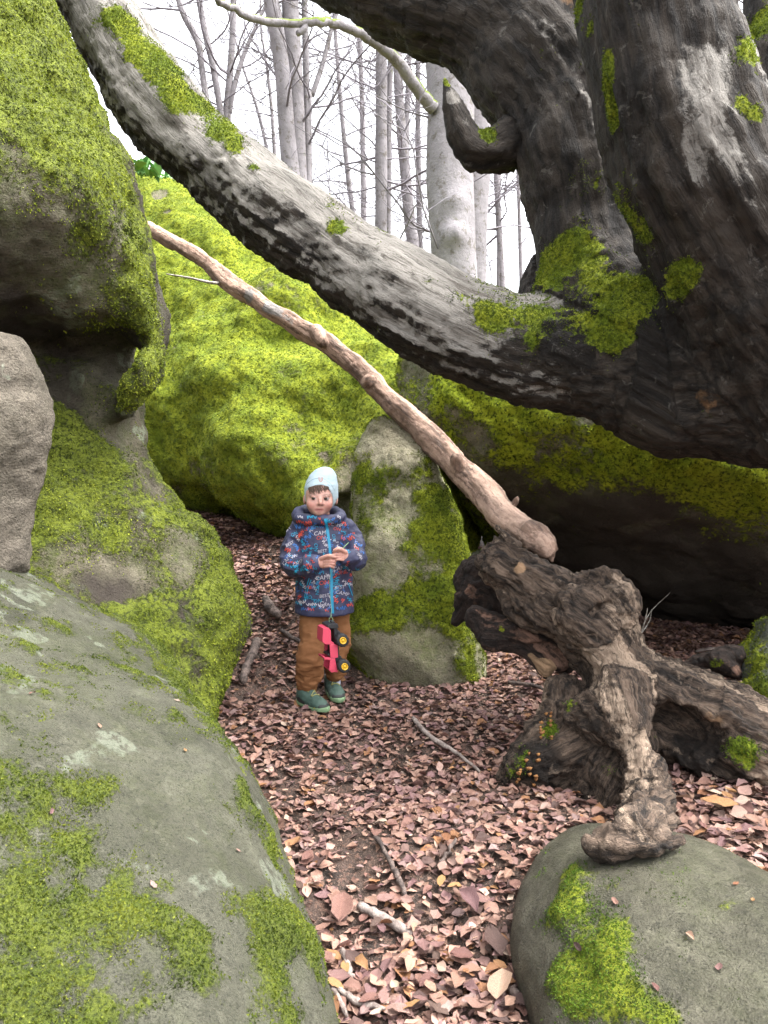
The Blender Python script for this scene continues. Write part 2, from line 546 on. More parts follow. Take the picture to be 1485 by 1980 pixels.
def tufts(name, parent, V, Q, N, mask, dens, size, pal, seed=0, thr=0.5, lean=0.6, wid=0.45, maxn=120000, facing=True, droop=0.0):
    """small moss leaves spread over a surface where its moss grows; one mesh of kind stuff"""
    r = np.random.default_rng(seed)
    c = V[Q].mean(1)
    area = np.linalg.norm(np.cross(V[Q[:, 2]] - V[Q[:, 0]], V[Q[:, 3]] - V[Q[:, 1]]), axis=1) / 2
    m = mask[Q].mean(1) + 0.22 * fbm(c, 30, 2, seed + 5) + 0.16 * fbm(c, 75, 2, seed + 6)
    nf = N[Q].mean(1)
    vis = np.ones(len(Q), bool)
    if facing:
        pr = proj(c)
        vis = ((CAMP - c) * nf).sum(1) / np.linalg.norm(CAMP - c, axis=1) > -0.25
        vis &= (pr[:, 0] > -200) & (pr[:, 0] < 1700) & (pr[:, 1] > -250) & (pr[:, 1] < 2200)
    ex = area * dens * sstep(thr - 0.26, thr + 0.24, m) * vis
    if ex.sum() > maxn: ex *= maxn / ex.sum()
    cnt = np.floor(ex + r.random(len(ex))).astype(int)
    fi = np.repeat(np.arange(len(Q)), cnt)
    n = len(fi)
    if n == 0: return None
    a, b = r.random((n, 1)), r.random((n, 1))
    q = Q[fi]
    def bl(X): return (X[q[:, 0]] * (1 - a) + X[q[:, 1]] * a) * (1 - b) + (X[q[:, 3]] * (1 - a) + X[q[:, 2]] * a) * b
    P, nn = bl(V), bl(N)
    k = 2
    P = np.repeat(P, k, 0); nn = np.repeat(nn, k, 0)
    n *= k
    d = nn * (1 - .45 * (droop > .3)) + r.normal(0, lean, (n, 3)); d[:, 2] -= droop
    d /= np.linalg.norm(d, axis=1, keepdims=True)
    sd_ = np.cross(d, r.normal(0, 1, (n, 3))); sd_ /= np.linalg.norm(sd_, axis=1, keepdims=True) + 1e-9
    L = size * (0.5 + r.random((n, 1)) * 0.9)
    base = P - nn * size * 0.25
    w = L * wid
    tip = base + d * L
    midp = base + d * L * 0.5 + nn * L * 0.12
    VV = np.stack([base + sd_ * w * 0.5, tip, base - sd_ * w * 0.5 + d * L * .12], 1).reshape(-1, 3)
    QQ = np.arange(n * 3).reshape(-1, 3)
    pal = np.array(pal)
    t = np.clip(0.5 + 0.55 * fbm(P, 7.0, 3, seed + 1) + 0.33 * r.normal(0, 1, n), 0, 1)[:, None] * (len(pal) - 1)
    i0 = np.minimum(t.astype(int)[:, 0], len(pal) - 2)
    col = pal[i0] * (1 - (t - i0[:, None])) + pal[i0 + 1] * (t - i0[:, None])
    col = np.repeat(col, 3, 0)
    loc = np.array(parent.location) if parent else 0
    o = obj_np(name, VV - loc, QQ, M_MOSS, parent, 'stuff', False, {'col': col})
    return o

PAL = [MOSS_D, (0.065, 0.095, 0.006), MOSS_M, (0.155, 0.19, 0.011), MOSS_L]

def build_rock(name, f, lo, hi, h, mat, mask, label, cat='boulder', disp=(), stain_shade=None, tuft=None, group=None):
    V, Q = sdf_mesh(f, lo, hi, h, 3.2)
    N = vnormals(V, Q)
    for amp, sc, octv, kind, sd in disp:
        fn = ridged if kind == 'r' else fbm
        V = V + N * (amp * fn(V, sc, octv, sd))[:, None]
    N = vnormals(V, Q)
    mk = np.clip(mask(V, N), 0, 1.2)
    if tuft is not False:   # moss cushions stand proud of the bare stone
        V = V + N * (0.012 * sstep(0.35, 0.7, mk) * (0.6 + 0.9 * fbm(V, 16, 3, 91)))[:, None]
        N = vnormals(V, Q)
    stn = np.clip(stain_shade(V, N), 0, 1) if stain_shade else np.zeros(len(V))
    o = obj_np(name, V, Q, mat, attrs={'moss': mk, 'stain_shade': stn})
    tag(o, label, cat, group)
    ROCKS.append((f, np.asarray(lo), np.asarray(hi)))
    if tuft:
        tufts('moss', o, V, Q, N, mk * (1 - 0.8 * stn), **tuft)
    return o, V, Q, N
# ------------------------------------------------------------------ the stones
M_GREY = rock_mat('grey_stone', (0.100, 0.098, 0.072), (0.048, 0.047, 0.033), moss=((.024, .036, .005), (.066, .090, .009), (.115, .14, .018)), lichen=0.60, mscale=85, fine=1.6, algae=0.45)
M_WALL = rock_mat('damp_mossy_stone', moss=((.026, .036, .006), (.085, .11, .010), (.155, .185, .02)), ca=(0.075, 0.062, 0.043), cb=(0.13, 0.115, 0.085), cl=(0.20, 0.23, 0.16), lichen=0.57, mscale=42)
M_BACK = rock_mat('green_mossy_stone', moss=((.055, .078, .005), MOSS_M, MOSS_L), ca=(0.12, 0.10, 0.075), cb=(0.21, 0.175, 0.125), lichen=0.66, mscale=24, fine=0.6)
M_OVER = rock_mat('overhang_stone', moss=(MOSS_D, tuple(x * 1.7 for x in MOSS_M), tuple(x * 1.7 for x in MOSS_L)), ca=(0.135, 0.112, 0.085), cb=(0.25, 0.235, 0.185), cl=(0.2, 0.22, 0.165), lichen=0.60, mscale=30, fine=0.7)  # moss colours brightened to offset the tree's shade
M_PILLAR = rock_mat('standing_stone_surface', moss=(MOSS_D, tuple(x * 1.15 for x in MOSS_M), tuple(x * 1.2 for x in MOSS_L)), ca=(0.235, 0.205, 0.145), cb=(0.29, 0.265, 0.19), lichen=0.66, mscale=40, fine=0.9, algae=0.9, film=(0.15, 0.18, 0.05))  # moss slightly brightened to lift it out of the shade
M_SMOOTH = rock_mat('smooth_damp_stone', (0.062, 0.058, 0.040), (0.115, 0.108, 0.078), (0.16, 0.165, 0.12), 0.66, mscale=60, fine=1.6, wet=1.0, algae=0.3)
M_SLAB = rock_mat(algae=0.1, name='bare_broken_stone', ca=(0.125, 0.108, 0.086), cb=(0.09, 0.076, 0.06), lichen=0.66, mscale=60)
M_DARKST = rock_mat('dark_wet_stone', (0.06, 0.065, 0.07), (0.11, 0.11, 0.11), lichen=0.7, mscale=50, wet=1.0)

# big grey boulder in front, moss in tufts
b = Boulder([(-420, 1050), (-200, 1080), (0, 1116), (60, 1150), (150, 1212), (240, 1262), (300, 1310), (348, 1376), (382, 1440), (428, 1510), (484, 1605),
             (536, 1700), (570, 1800), (608, 1900), (628, 1980), (650, 2150), (600, 2500), (300, 2600), (-400, 2300), (-700, 1700)],
            [(0, 1075, 2.9), (432, 1385, 2.75), (644, 1980, 1.75)],
            [(0, 1075, 0.16), (-400, 1200, .2), (250, 1250, .2), (644, 1980, 0.25), (430, 1400, 0.25), (100, 1700, 0.33), (0, 1980, 0.30)], 0.9, 0.42)
lo, hi = b.bounds()
f_l1 = lambda p: b1(p) - 0.035 * fbm(p, 1.7, 2, 3)
b1 = b
def mask(V, N):
    st = np.stack([V @ np.array([0.9, 0.3, 0.2]), V[:, 1] * 0.35, V[:, 2] * 0.5], -1)
    m = 0.31 + 0.20 * fbm(V, 2.2, 3, 21) + 0.34 * fbm(V, 9, 3, 22) + .22 * fbm(V, 24, 2, 23)
    m += blobs(V, [(150, 1680, 160, .36), (230, 1760, 120, .34), (60, 1560, 120, .3), (520, 1790, 90, .65), (560, 1900, 90, .6), (100, 1900, 220, .3), (400, 1900, 130, .34),
                   (330, 1290, 60, .4), (420, 1400, 60, .5), (480, 1520, 60, .5), (540, 1650, 60, .45), (600, 1800, 60, .55), (220, 1560, 90, .3), (380, 1640, 90, .12),
                   (60, 1220, 110, .22), (150, 1300, 130, -.1), (300, 1460, 160, -.28), (400, 1620, 110, -.25), (390, 1740, 50, -.4), (140, 1150, 110, -.35)])
    return m
b_l1 = build_rock('boulder', f_l1, lo, hi, 0.016, M_GREY, mask, 'large grey boulder filling the lower left corner, moss in scattered tufts',
                  disp=[(0.012, 5, 3, 'f', 31), (0.004, 26, 3, 'f', 32)],
                  tuft=dict(dens=62000, size=0.0050, pal=[MOSS_D, (0.044, 0.066, 0.006), (0.074, 0.102, 0.010), (0.11, 0.138, 0.014), (0.15, 0.17, 0.022)], seed=1, thr=0.56, maxn=95000, wid=0.9))

# tall overhanging rock at the left: a bulging brow over a narrower body
b2a = Boulder([(-700, -400), (-40, -400), (10, -120), (45, 0), (104, 80), (138, 170), (184, 262), (226, 372), (264, 465), (288, 560), (312, 635), (312, 700), (284, 752), (258, 786),
               (240, 780), (200, 715), (150, 660), (0, 600), (-300, 610), (-700, 640)],
              [(112, 0, 3.55), (331, 600, 3.35), (-300, 600, 2.6)], [(331, 600, 0.30), (200, 300, 0.38), (0, 100, 0.45), (0, 500, 0.5), (-300, 300, 0.5), (100, 640, .36)], 0.9, 0.40)
b2b = Boulder([(-700, 500), (160, 560), (235, 700), (268, 790), (270, 860), (284, 915), (312, 966), (368, 1008), (420, 1062), (464, 1146), (488, 1215), (474, 1268), (446, 1320),
               (432, 1400), (420, 1600), (0, 1800), (-700, 1700)],
              [(268, 800, 3.75), (488, 1215, 3.35), (-300, 1100, 2.75)], [(260, 800, 0.28), (488, 1215, 0.25), (300, 1080, 0.26), (100, 900, 0.34), (170, 760, .36), (0, 1000, 0.3), (-300, 900, .2)], 1.0, 0.34)
def f_l2(p):
    f = smin(b2a(p), b2b(p), 0.10)
    # hollow under the brow
    for px, py, Y, r_ in ((110, 655, 3.0, (.28, .30, .075)), (218, 700, 3.17, (.105, .24, .115))):
        q = (p - at(px, py, Y).astype(f32)) / np.array(r_, f32)
        f = smax(f, -(np.sqrt((q ** 2).sum(1)) - 1) * min(r_), 0.10)
    # crack lower down
    return f - 0.05 * fbm(p * np.array([1, 1, 0.6], f32), 1.9, 2, 8)
lo, hi = np.minimum(b2a.bounds()[0], b2b.bounds()[0]), np.maximum(b2a.bounds()[1], b2b.bounds()[1])
def mask(V, N):
    sv = V * np.array([1, 1, 0.28])
    m = 0.68 + 0.42 * fbm(sv, 5.0, 4, 41) + 0.30 * fbm(V, 1.2, 2, 42) + 0.18 * N[:, 2]
    m += blobs(V, [(60, 480, 110, -.6), (0, 250, 70, -.3), (230, 700, 50, -.7), (60, 620, 90, -.6), (230, 830, 55, -.5), (300, 940, 40, -.4), (400, 1100, 70, .05), (210, 1110, 60, -.45),
                   (210, 330, 130, .3), (300, 480, 60, .2), (60, 100, 150, .35), (270, 590, 100, .18), (150, 560, 70, -.3), (180, 850, 60, .3), (330, 1160, 120, .2), (440, 1180, 60, .2),
                   (90, 330, 60, -.25), (360, 1060, 60, -.2), (250, 1130, 50, -.4)])
    return m
def stain_shade(V, N):
    return blobs(V, [(20, 500, 110, .5), (60, 620, 80, .4), (235, 700, 55, .35), (150, 620, 60, .2), (0, 630, 90, .4), (215, 1120, 40, .5), (280, 940, 26, .8)]) + 0.75 * sstep(0.12, 0.5, fbm(V * np.array([1, 1, .18]), 5, 3, 77))  # vertical streaks, plus shade painted into the hollow under the brow
b_l2 = build_rock('boulder', f_l2, lo, hi, 0.021, M_WALL, mask, 'tall overhanging mossy rock, its brow bulging over a hollow, beside the path',
                  disp=[(0.030, 3.0, 3, 'f', 51), (0.016, 9, 3, 'r', 52), (0.006, 30, 2, 'f', 53)], stain_shade=stain_shade,
                  tuft=dict(dens=26000, size=0.0095, pal=[(0.028, 0.040, 0.005), (0.085, 0.115, 0.009), (0.155, 0.195, 0.015), (0.24, 0.275, 0.030)], seed=2, thr=0.44, maxn=115000, droop=0.7, wid=.7))

# bare broken slab wedged at the left edge
b3 = Boulder([(-300, 640), (0, 655), (40, 668), (72, 715), (99, 772), (96, 850), (72, 920), (56, 985), (48, 1080), (0, 1110), (-300, 1150)],
             [(99, 770, 2.72), (42, 1060, 2.62), (-200, 800, 2.35)], [(99, 770, .05), (30, 800, .14), (0, 1000, .06), (-200, 800, .2)], 0.5, 0.10, 2.5)
lo, hi = b3.bounds()
build_rock('slab', lambda p: b3(p) - 0.02 * fbm(p, 4, 2, 61), lo, hi, 0.012, M_SLAB, lambda V, N: -0.25 + 0.25 * fbm(V, 4, 3, 62),
           'bare grey brown broken slab leaning against the tall overhanging rock', 'rock',
           disp=[(0.016, 6, 3, 'r', 63), (0.006, 22, 3, 'f', 64)], stain_shade=lambda V, N: blobs(V, [(20, 1010, 50, .5)]), tuft=False)

# mossy slope behind the path
b4 = Boulder([(120, 352), (200, 350), (268, 360), (345, 360), (432, 440), (520, 495), (600, 552), (690, 625), (786, 690), (850, 770), (840, 900), (760, 1000), (720, 1110), (640, 1085), (550, 1030),
              (450, 985), (340, 930), (200, 930), (40, 900), (40, 500)],
             [(340, 975, 5.5), (690, 1080, 4.75), (520, 455, 6.9)],
             [(300, 400, .20), (560, 520, .15), (740, 660, .15), (420, 560, .42), (600, 650, .45), (740, 740, .40), (500, 760, .52), (350, 700, .42), (400, 900, .32), (560, 960, .38), (680, 900, .25)], 1.6, 0.45)
def f_b4(p):
    f = b4(p)
    # broken ledge under the lying branch, and a dark nook low at the right
    for px, py, Y, r in ((505, 640, 5.35, (.38, .16, .08)), (440, 612, 5.45, (.3, .16, .06)), (668, 985, 4.72, (.14, .22, .10)), (356, 700, 5.35, (.06, .14, .22))):
        q = (p - at(px, py, Y).astype(f32)) / np.array(r, f32)
        f = smax(f, -(np.sqrt((q ** 2).sum(1)) - 1) * min(r), 0.05)
    return f - 0.10 * fbm(p, 0.9, 2, 14) - 0.045 * fbm(p, 2.6, 2, 15)
lo, hi = b4.bounds()
def mask(V, N):
    m = 0.86 + 0.26 * fbm(V, 1.6, 3, 71) + 0.16 * fbm(V, 6, 3, 72) + 0.15 * N[:, 2]
    return m + blobs(V, [(600, 870, 90, -.55), (680, 930, 60, -.6), (660, 985, 50, -.9), (310, 365, 22, -.9), (500, 648, 30, -.3), (750, 870, 70, -.5), (316, 400, 12, -.8), (560, 800, 60, -.15), (700, 700, 80, .2), (520, 860, 40, -.2)])
b_b4 = build_rock('boulder', f_b4, lo, hi, 0.030, M_BACK, mask, 'huge bright green moss covered boulder sloping behind the child',
                  disp=[(0.045, 3.0, 3, 'f', 81), (0.009, 10, 3, 'f', 82), (0.004, 26, 2, 'f', 83)],
                  tuft=dict(dens=16000, size=0.0125, pal=[(0.055, 0.078, 0.005), (0.085, 0.118, 0.007), MOSS_M, (0.155, 0.19, 0.011), MOSS_L], seed=3, thr=0.42, maxn=145000, wid=0.8, droop=0.6))

# overhanging boulder at the right with a dark hollow under it
b5 = Boulder([(768, 760), (766, 700), (784, 664), (850, 640), (960, 660), (1100, 690), (1300, 700), (1700, 720), (2300, 800), (2300, 1300), (1700, 1420), (1200, 1330), (1000, 1240), (950, 1130), (912, 1060),
              (890, 1000), (862, 930), (830, 860), (790, 810)],
             [(785, 680, 4.75), (910, 1050, 4.75), (1700, 900, 4.3)],
             [(800, 720, .12), (900, 800, .28), (1050, 850, .38), (1300, 900, .42), (1700, 1000, .45), (900, 1000, .25)], [(800, 700, .9), (1100, 900, 2.6), (1700, 900, 2.6), (900, 1050, 1.7)], 0.32)
pa, pb, pc = at(850, 872, 4.45), at(1485, 985, 4.05), at(1150, 1235, 6.3)
n5 = np.cross(pb - pa, pc - pa); n5 /= np.linalg.norm(n5)
if n5[2] > 0: n5 = -n5
def f_b5(p):
    under = (p - pa.astype(f32)) @ n5.astype(f32)
    f = smax(b5(p), under + 0.04 * fbm(p, 1.2, 2, 18), 0.28)
    return f - 0.05 * fbm(p, 1.5, 2, 16)
lo, hi = b5.bounds()
def mask(V, N):
    u = (V - pa) @ n5
    m = 0.80 + 0.35 * fbm(V, 1.9, 3, 91) + 0.2 * fbm(V, 7, 3, 92)
    m = (m + .12) * sstep(0.04, -0.14, u)
    return m + blobs(V, [(800, 720, 40, -.55), (790, 690, 30, -.6), (1090, 880, 60, -.35), (1130, 800, 28, -.4), (960, 850, 60, -.2), (1250, 850, 60, .15), (800, 800, 60, -.2), (1210, 890, 40, -.15)])
def stain_shade(V, N):
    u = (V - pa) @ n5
    return 1.0 * sstep(-0.17, 0.01, u + 0.08 * fbm(V, 4, 3, 93)) + 0.2 * sstep(0.1, 0.5, fbm(V, 3, 3, 94))  # shade painted on the underside, plus faint random stains
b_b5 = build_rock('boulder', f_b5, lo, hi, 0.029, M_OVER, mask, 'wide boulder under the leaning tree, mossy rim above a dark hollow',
                  disp=[(0.03, 3.4, 3, 'f', 84), (0.012, 11, 3, 'f', 85), (0.006, 28, 2, 'f', 86)], stain_shade=stain_shade,
                  tuft=dict(dens=13000, size=0.014, pal=[tuple(x * 1.8 for x in c_) for c_ in PAL], seed=4, thr=0.50, maxn=60000, wid=0.55))  # tuft palette brightened too, making up for the shade here

# standing stone beside the child
b6 = Boulder([(742, 812), (768, 818), (800, 842), (842, 890), (874, 950), (896, 1020), (912, 1100), (924, 1200), (938, 1285), (930, 1330), (860, 1360), (760, 1330), (672, 1270), (655, 1235), (684, 1170),
              (684, 1070), (680, 960), (688, 900), (704, 848), (722, 820)],
             [(742, 815, 4.15), (930, 1300, 3.75), (680, 1230, 3.85)], [(745, 830, .08), (780, 950, .17), (760, 1100, .20), (850, 1100, .16), (780, 1230, .22), (900, 1280, .14)], 0.42, 0.17, 2.5, 0.012)
lo, hi = b6.bounds()
def f_b6(p):
    f = b6(p) - 0.022 * fbm(p, 3, 2, 19)
    a, c = at(740, 850, 3.9).astype(f32), at(722, 1010, 3.72).astype(f32)
    return f
def mask(V, N):
    m = 0.46 + 0.32 * fbm(V * np.array([1, 1, .5]), 4, 3, 95) + 0.28 * fbm(V, 11, 3, 96)
    return m + blobs(V, [(860, 960, 50, .5), (890, 1060, 50, .55), (900, 1180, 60, .55), (740, 1185, 60, .6), (700, 1200, 50, .4), (830, 1180, 70, .2), (905, 1280, 40, .7), (760, 920, 40, .3), (790, 1000, 50, .2), (695, 930, 30, .5),
                         (740, 1090, 60, -.6), (820, 930, 20, -.3), (760, 850, 30, -.35), (760, 1290, 80, -.9), (700, 1250, 40, -.7), (840, 1290, 60, -.6), (730, 1030, 40, -.3), (840, 1250, 40, -.2)])
b_b6 = build_rock('standing_stone', f_b6, lo, hi, 0.011, M_PILLAR, mask, 'upright pale stone with mossy edges standing right beside the child', 'boulder',
                  disp=[(0.012, 8, 3, 'f', 97), (0.004, 30, 2, 'f', 98)], stain_shade=lambda V, N: blobs(V, [(760, 1320, 70, .5), (690, 1270, 40, .5), (850, 1320, 50, .4)]),
                  tuft=dict(dens=32000, size=0.0095, pal=PAL, seed=5, thr=0.50, maxn=60000))

# smooth round boulder low at the right
b7 = Boulder([(1003, 1830), (1010, 1765), (1034, 1700), (1082, 1655), (1150, 1636), (1250, 1638), (1335, 1652), (1420, 1682), (1500, 1720), (1700, 1840), (1800, 2100), (1600, 2500), (1100, 2450), (1040, 2100),
              (1030, 1965), (1012, 1880)],
             [(1250, 1590, 2.30), (1003, 1790, 1.98), (1035, 1985, 1.66)], [(1250, 1640, .18), (1010, 1800, .18), (1200, 1900, .22), (1500, 1900, .20)], 0.6, 0.32)
lo, hi = b7.bounds()
def mask(V, N):
    m = 0.05 + 0.34 * fbm(V, 3, 3, 101) + 0.16 * fbm(V, 14, 3, 102)
    return m + blobs(V, [(1090, 1690, 40, .45), (1120, 1760, 45, .35), (1060, 1760, 45, .3), (1160, 1850, 80, .75), (1130, 1930, 90, .9), (1230, 1940, 80, .8), (1090, 1740, 60, .3), (1075, 1900, 60, .4), (1290, 1970, 50, .5), (1190, 1790, 40, .5), (1085, 1850, 60, .2), (1400, 1740, 40, .2), (1105, 1660, 30, .2),
                         (1300, 1800, 150, -.2)])
b_b7 = build_rock('boulder', lambda p: b7(p) - 0.02 * fbm(p, 2.2, 2, 20), lo, hi, 0.010, M_SMOOTH, mask, 'smooth rounded boulder in the lower right corner under the stump root',
                  disp=[(0.006, 6, 3, 'f', 103), (0.002, 26, 2, 'f', 104)], stain_shade=lambda V, N: blobs(V, [(1230, 1680, 70, .35)]),
                  tuft=dict(dens=60000, size=0.0055, pal=[MOSS_D, (0.035, 0.070, 0.005), (0.06, 0.115, 0.008), (0.10, 0.16, 0.012)], seed=6, thr=0.52, maxn=50000, wid=0.6))

# two dark wet stones at the right edge, and a small one behind the standing stone
for oi, (ol, pl, fr, lab, tdens) in enumerate([
    ([(1425, 1320), (1432, 1285), (1445, 1262), (1470, 1215), (1500, 1190), (1600, 1190), (1640, 1300), (1600, 1400), (1440, 1370)], [(1470, 1215, 3.9), (1430, 1320, 3.8), (1600, 1300, 3.8)], 0.16,
     'dark wet stone with mossy ridge at the right edge, behind a lower one', 9000),
    ([(1446, 1350), (1450, 1318), (1470, 1308), (1500, 1300), (1600, 1300), (1640, 1400), (1560, 1440), (1470, 1400)], [(1450, 1340, 3.5), (1470, 1310, 3.55), (1600, 1380, 3.5)], 0.12,
     'low mossy stone at the right edge in front of the dark wet one', 16000),
    ([(905, 1075), (930, 1066), (962, 1066), (990, 1090), (990, 1200), (905, 1200)], [(930, 1070, 4.6), (905, 1160, 4.6), (985, 1150, 4.6)], 0.12,
     'small grey stone peeping out between the standing stone and the stump', 3000)]):
    bb = Boulder(ol, pl, fr, 0.25, 0.14, 2.5, 0.012)
    lo, hi = bb.bounds()
    build_rock('stone', lambda p, bb=bb, oi=oi: bb(p) - 0.02 * fbm(p, 5, 2, 22 + oi), lo, hi, 0.012, M_DARKST if oi != 2 else M_GREY,
               lambda V, N: 0.1 + 0.4 * fbm(V, 5, 3, 110 + oi) + 0.3 * N[:, 2] + (blobs(V, [(1462, 1335, 30, .4), (1480, 1360, 20, .3)]) if oi == 1 else blobs(V, [(1455, 1270, 22, .45)]) if oi == 0 else 0), lab, 'stone',
               disp=[(0.01, 8, 3, 'f', 111), (0.004, 24, 2, 'f', 112)], tuft=dict(dens=tdens, size=0.014, pal=PAL, seed=7 + oi, maxn=8000))
# ------------------------------------------------------------------ ground
GC = [at(*q) for q in [(800, 1980, 1.75), (650, 1980, 1.75), (1000, 1980, 1.70), (560, 1600, 2.5), (800, 1560, 2.75), (1000, 1560, 2.7), (440, 1390, 3.25), (620, 1375, 3.40), (650, 1355, 3.5), (760, 1320, 3.72), (930, 1315, 3.72),
      (480, 1230, 3.95), (520, 1150, 4.35), (470, 1100, 4.7), (380, 1010, 5.5), (345, 978, 5.9), (540, 1045, 5.0), (690, 1240, 3.95), (1300, 1262, 4.7), (1200, 1262, 4.7), (1400, 1262, 4.6), (1040, 1290, 3.9), (1000, 1400, 3.25),
      (1400, 1540, 2.55), (1480, 1600, 2.35), (1330, 1590, 2.45), (1100, 1580, 2.5), (1420, 1330, 3.7), (1485, 1500, 2.75)]]
GC += [np.array(q) for q in [(-1.5, 2.0, 0.1), (-2.5, 3.5, 0.3), (-2.5, 6.5, 1.0), (0, 7.5, 1.1), (2.5, 6, 0.1), (3, 2.5, .25), (3.5, 4.5, 0.15), (0, 0.5, -.05), (1.5, 0.6, 0.05), (-2, 0.5, 0), (-5, 9, 1.2), (0, 10, 1.3), (5, 9, 0.9), (0, 16, 1.2),
                              (-8, 16, 1.2), (8, 16, 1.0), (-5, 0, 0), (5, 0, 0), (0, -4, -.2)]]
GC = np.array(GC)
def G(x, y):
    x = np.asarray(x, float); y = np.asarray(y, float)
    w = 0; v = 0
    for c in GC:
        k = 1 / (((x - c[0]) ** 2 + (y - c[1]) ** 2) + 0.03) ** 1.6
        w = w + k; v = v + k * c[2]
    z = v / w
    P = np.stack([x, y, np.zeros_like(x)], -1).reshape(-1, 3).astype(f32)
    z = z + (0.022 * fbm(P, 2.3, 3, 61) + 0.006 * fbm(P, 14, 2, 62)).reshape(z.shape)
    far = sstep(12, 40, np.hypot(x, y))
    return z * (1 - far) + far * (0.6 + 1.2 * fbm(P, 0.05, 2, 63).reshape(z.shape))

def nonuni(near0, near1, step, far):
    core = np.arange(near0, near1 + 1e-6, step)
    out = [core]
    s, x = step, near1
    up = []
    while x < far: s *= 1.25; x += s; up.append(x)
    s, x = step, near0
    dn = []
    while x > -far: s *= 1.25; x -= s; dn.append(x)
    return np.concatenate([dn[::-1], core, up])
gx, gy = nonuni(-1.4, 2.2, 0.03, 220), nonuni(1.2, 6.2, 0.03, 220)
X, Yg = np.meshgrid(gx, gy, indexing='ij')
Z = G(X, Yg)
V = np.stack([X, Yg, Z], -1).reshape(-1, 3)
nx, ny = len(gx), len(gy)
i, j = np.meshgrid(np.arange(nx - 1), np.arange(ny - 1), indexing='ij')
k = (i * ny + j).ravel()
Qg = np.stack([k, k + ny, k + ny + 1, k + 1], -1)
s = NT('leaf_mould', 0.75, 0.35)
c = s.mix(s.ramp(s.noise(9, 6, 0.65), .35, .65), (0.036, 0.026, 0.021), (0.105, 0.070, 0.055))
c = s.mix(s.ramp(s.noise(60, 4, 0.7), .52, .62, 0, .8), c, (0.20, 0.115, 0.085))
c = s.mix(s.ramp(s.noise(110, 3, 0.7), .58, .64, 0, .6), c, (0.30, 0.2, 0.15))
c = s.mix(s.ramp(s.noise(3.5, 4, 0.6), .60, .72, 0, .5), c, (0.018, 0.014, 0.012))
M_SOIL = s.done(c, s.bump(s.math('ADD', s.noise(45, 6, 0.75), s.noise(140, 3, .7)), 0.03, 0.9), s.ramp(s.noise(6, 3), .4, .6, .5, .9))
ground = obj_np('ground', V, Qg, M_SOIL, None, 'structure')
# ------------------------------------------------------------------ the old leaning beech
def bark_mat(name, dark, mid, pale, wood, pale_amt=0.5, strength=0.9, fine=1.0, fiss=.44):
    s = NT(name, 0.85, 0.25)
    fl = s.attr('flow', 'Vector')
    st = s.scaled(fl, (1, 1, 0.16))
    n1 = s.noise(7, 7, 0.65, st, 0.8)
    n2 = s.noise(26 * fine, 6, 0.7, st, 0.4)
    n3 = s.noise(110 * fine, 3, 0.7)
    fis = s.noise(58 * fine, 5, 0.75, s.scaled(fl, (1, 1, .09)), 1.2)
    c = s.mix(s.ramp(n2, .35, .65), dark, mid)
    pf = s.math('ADD', s.attr('pale'), s.math('MULTIPLY', s.math('SUBTRACT', n1, .5), 1.7))
    pf = s.ramp(s.math('ADD', pf, s.math('MULTIPLY', s.math('SUBTRACT', s.noise(45, 4, .7), .5), .5)), .44, .62)
    pc = s.mix(s.ramp(s.noise(11, 5, .6, st, .5), .35, .65), pale, tuple(x * .62 for x in pale))
    pc = s.mix(s.ramp(n2, .5, .36, 0, .75), pc, mid)
    pc = s.mix(s.ramp(n3, .62, .72, 0, .6), pc, dark)
    pc = s.mix(s.ramp(fis, .56, .66, 0, .8), pc, mid)
    c = s.mix(pf, c, pc)
    c = s.mix(s.ramp(fis, fiss, fiss - .12, 0, .75), c, dark)
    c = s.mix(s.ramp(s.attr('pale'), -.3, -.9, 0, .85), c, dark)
    c = s.mix(s.ramp(s.noise(17, 5, .7, dist=.6), .60, .67, 0, .5), c, tuple(x * .55 for x in pale))
    wf = s.ramp(s.math('ADD', s.attr('wood'), s.math('MULTIPLY', s.math('SUBTRACT', s.noise(9, 5, .6), .5), 1.2)), .5, .62)
    c = s.mix(wf, c, s.mix(s.ramp(s.noise(30, 5, .6, st), .3, .7), wood, tuple(x * .45 for x in wood)))
    mn = s.noise(48, 5, .7)
    mf = s.ramp(s.math('ADD', s.attr('moss'), s.math('MULTIPLY', s.math('SUBTRACT', mn, .5), 1.0)), .46, .58)
    mc = s.mix(s.ramp(s.noise(75, 4, .7), .34, .6), MOSS_D, s.mix(s.ramp(s.noise(9, 3), .35, .65), MOSS_M, MOSS_L))
    c = s.mix(mf, c, mc)
    h = s.math('ADD', s.math('ADD', s.math('MULTIPLY', n2, s.mixf(pf, 1.2, .5)), s.math('MULTIPLY', fis, .8)), s.math('MULTIPLY', n3, .3))
    h = s.mixf(mf, h, s.math('ADD', s.noise(70, 6, .75), .5))
    return s.done(c, s.bump(h, 0.02, strength), s.mixf(mf, .8, .95))

M_BARK = bark_mat('old_bark', (0.0062, 0.005, 0.0042), (0.040, 0.032, 0.025), (0.22, 0.205, 0.183), (0.15, 0.085, 0.042))

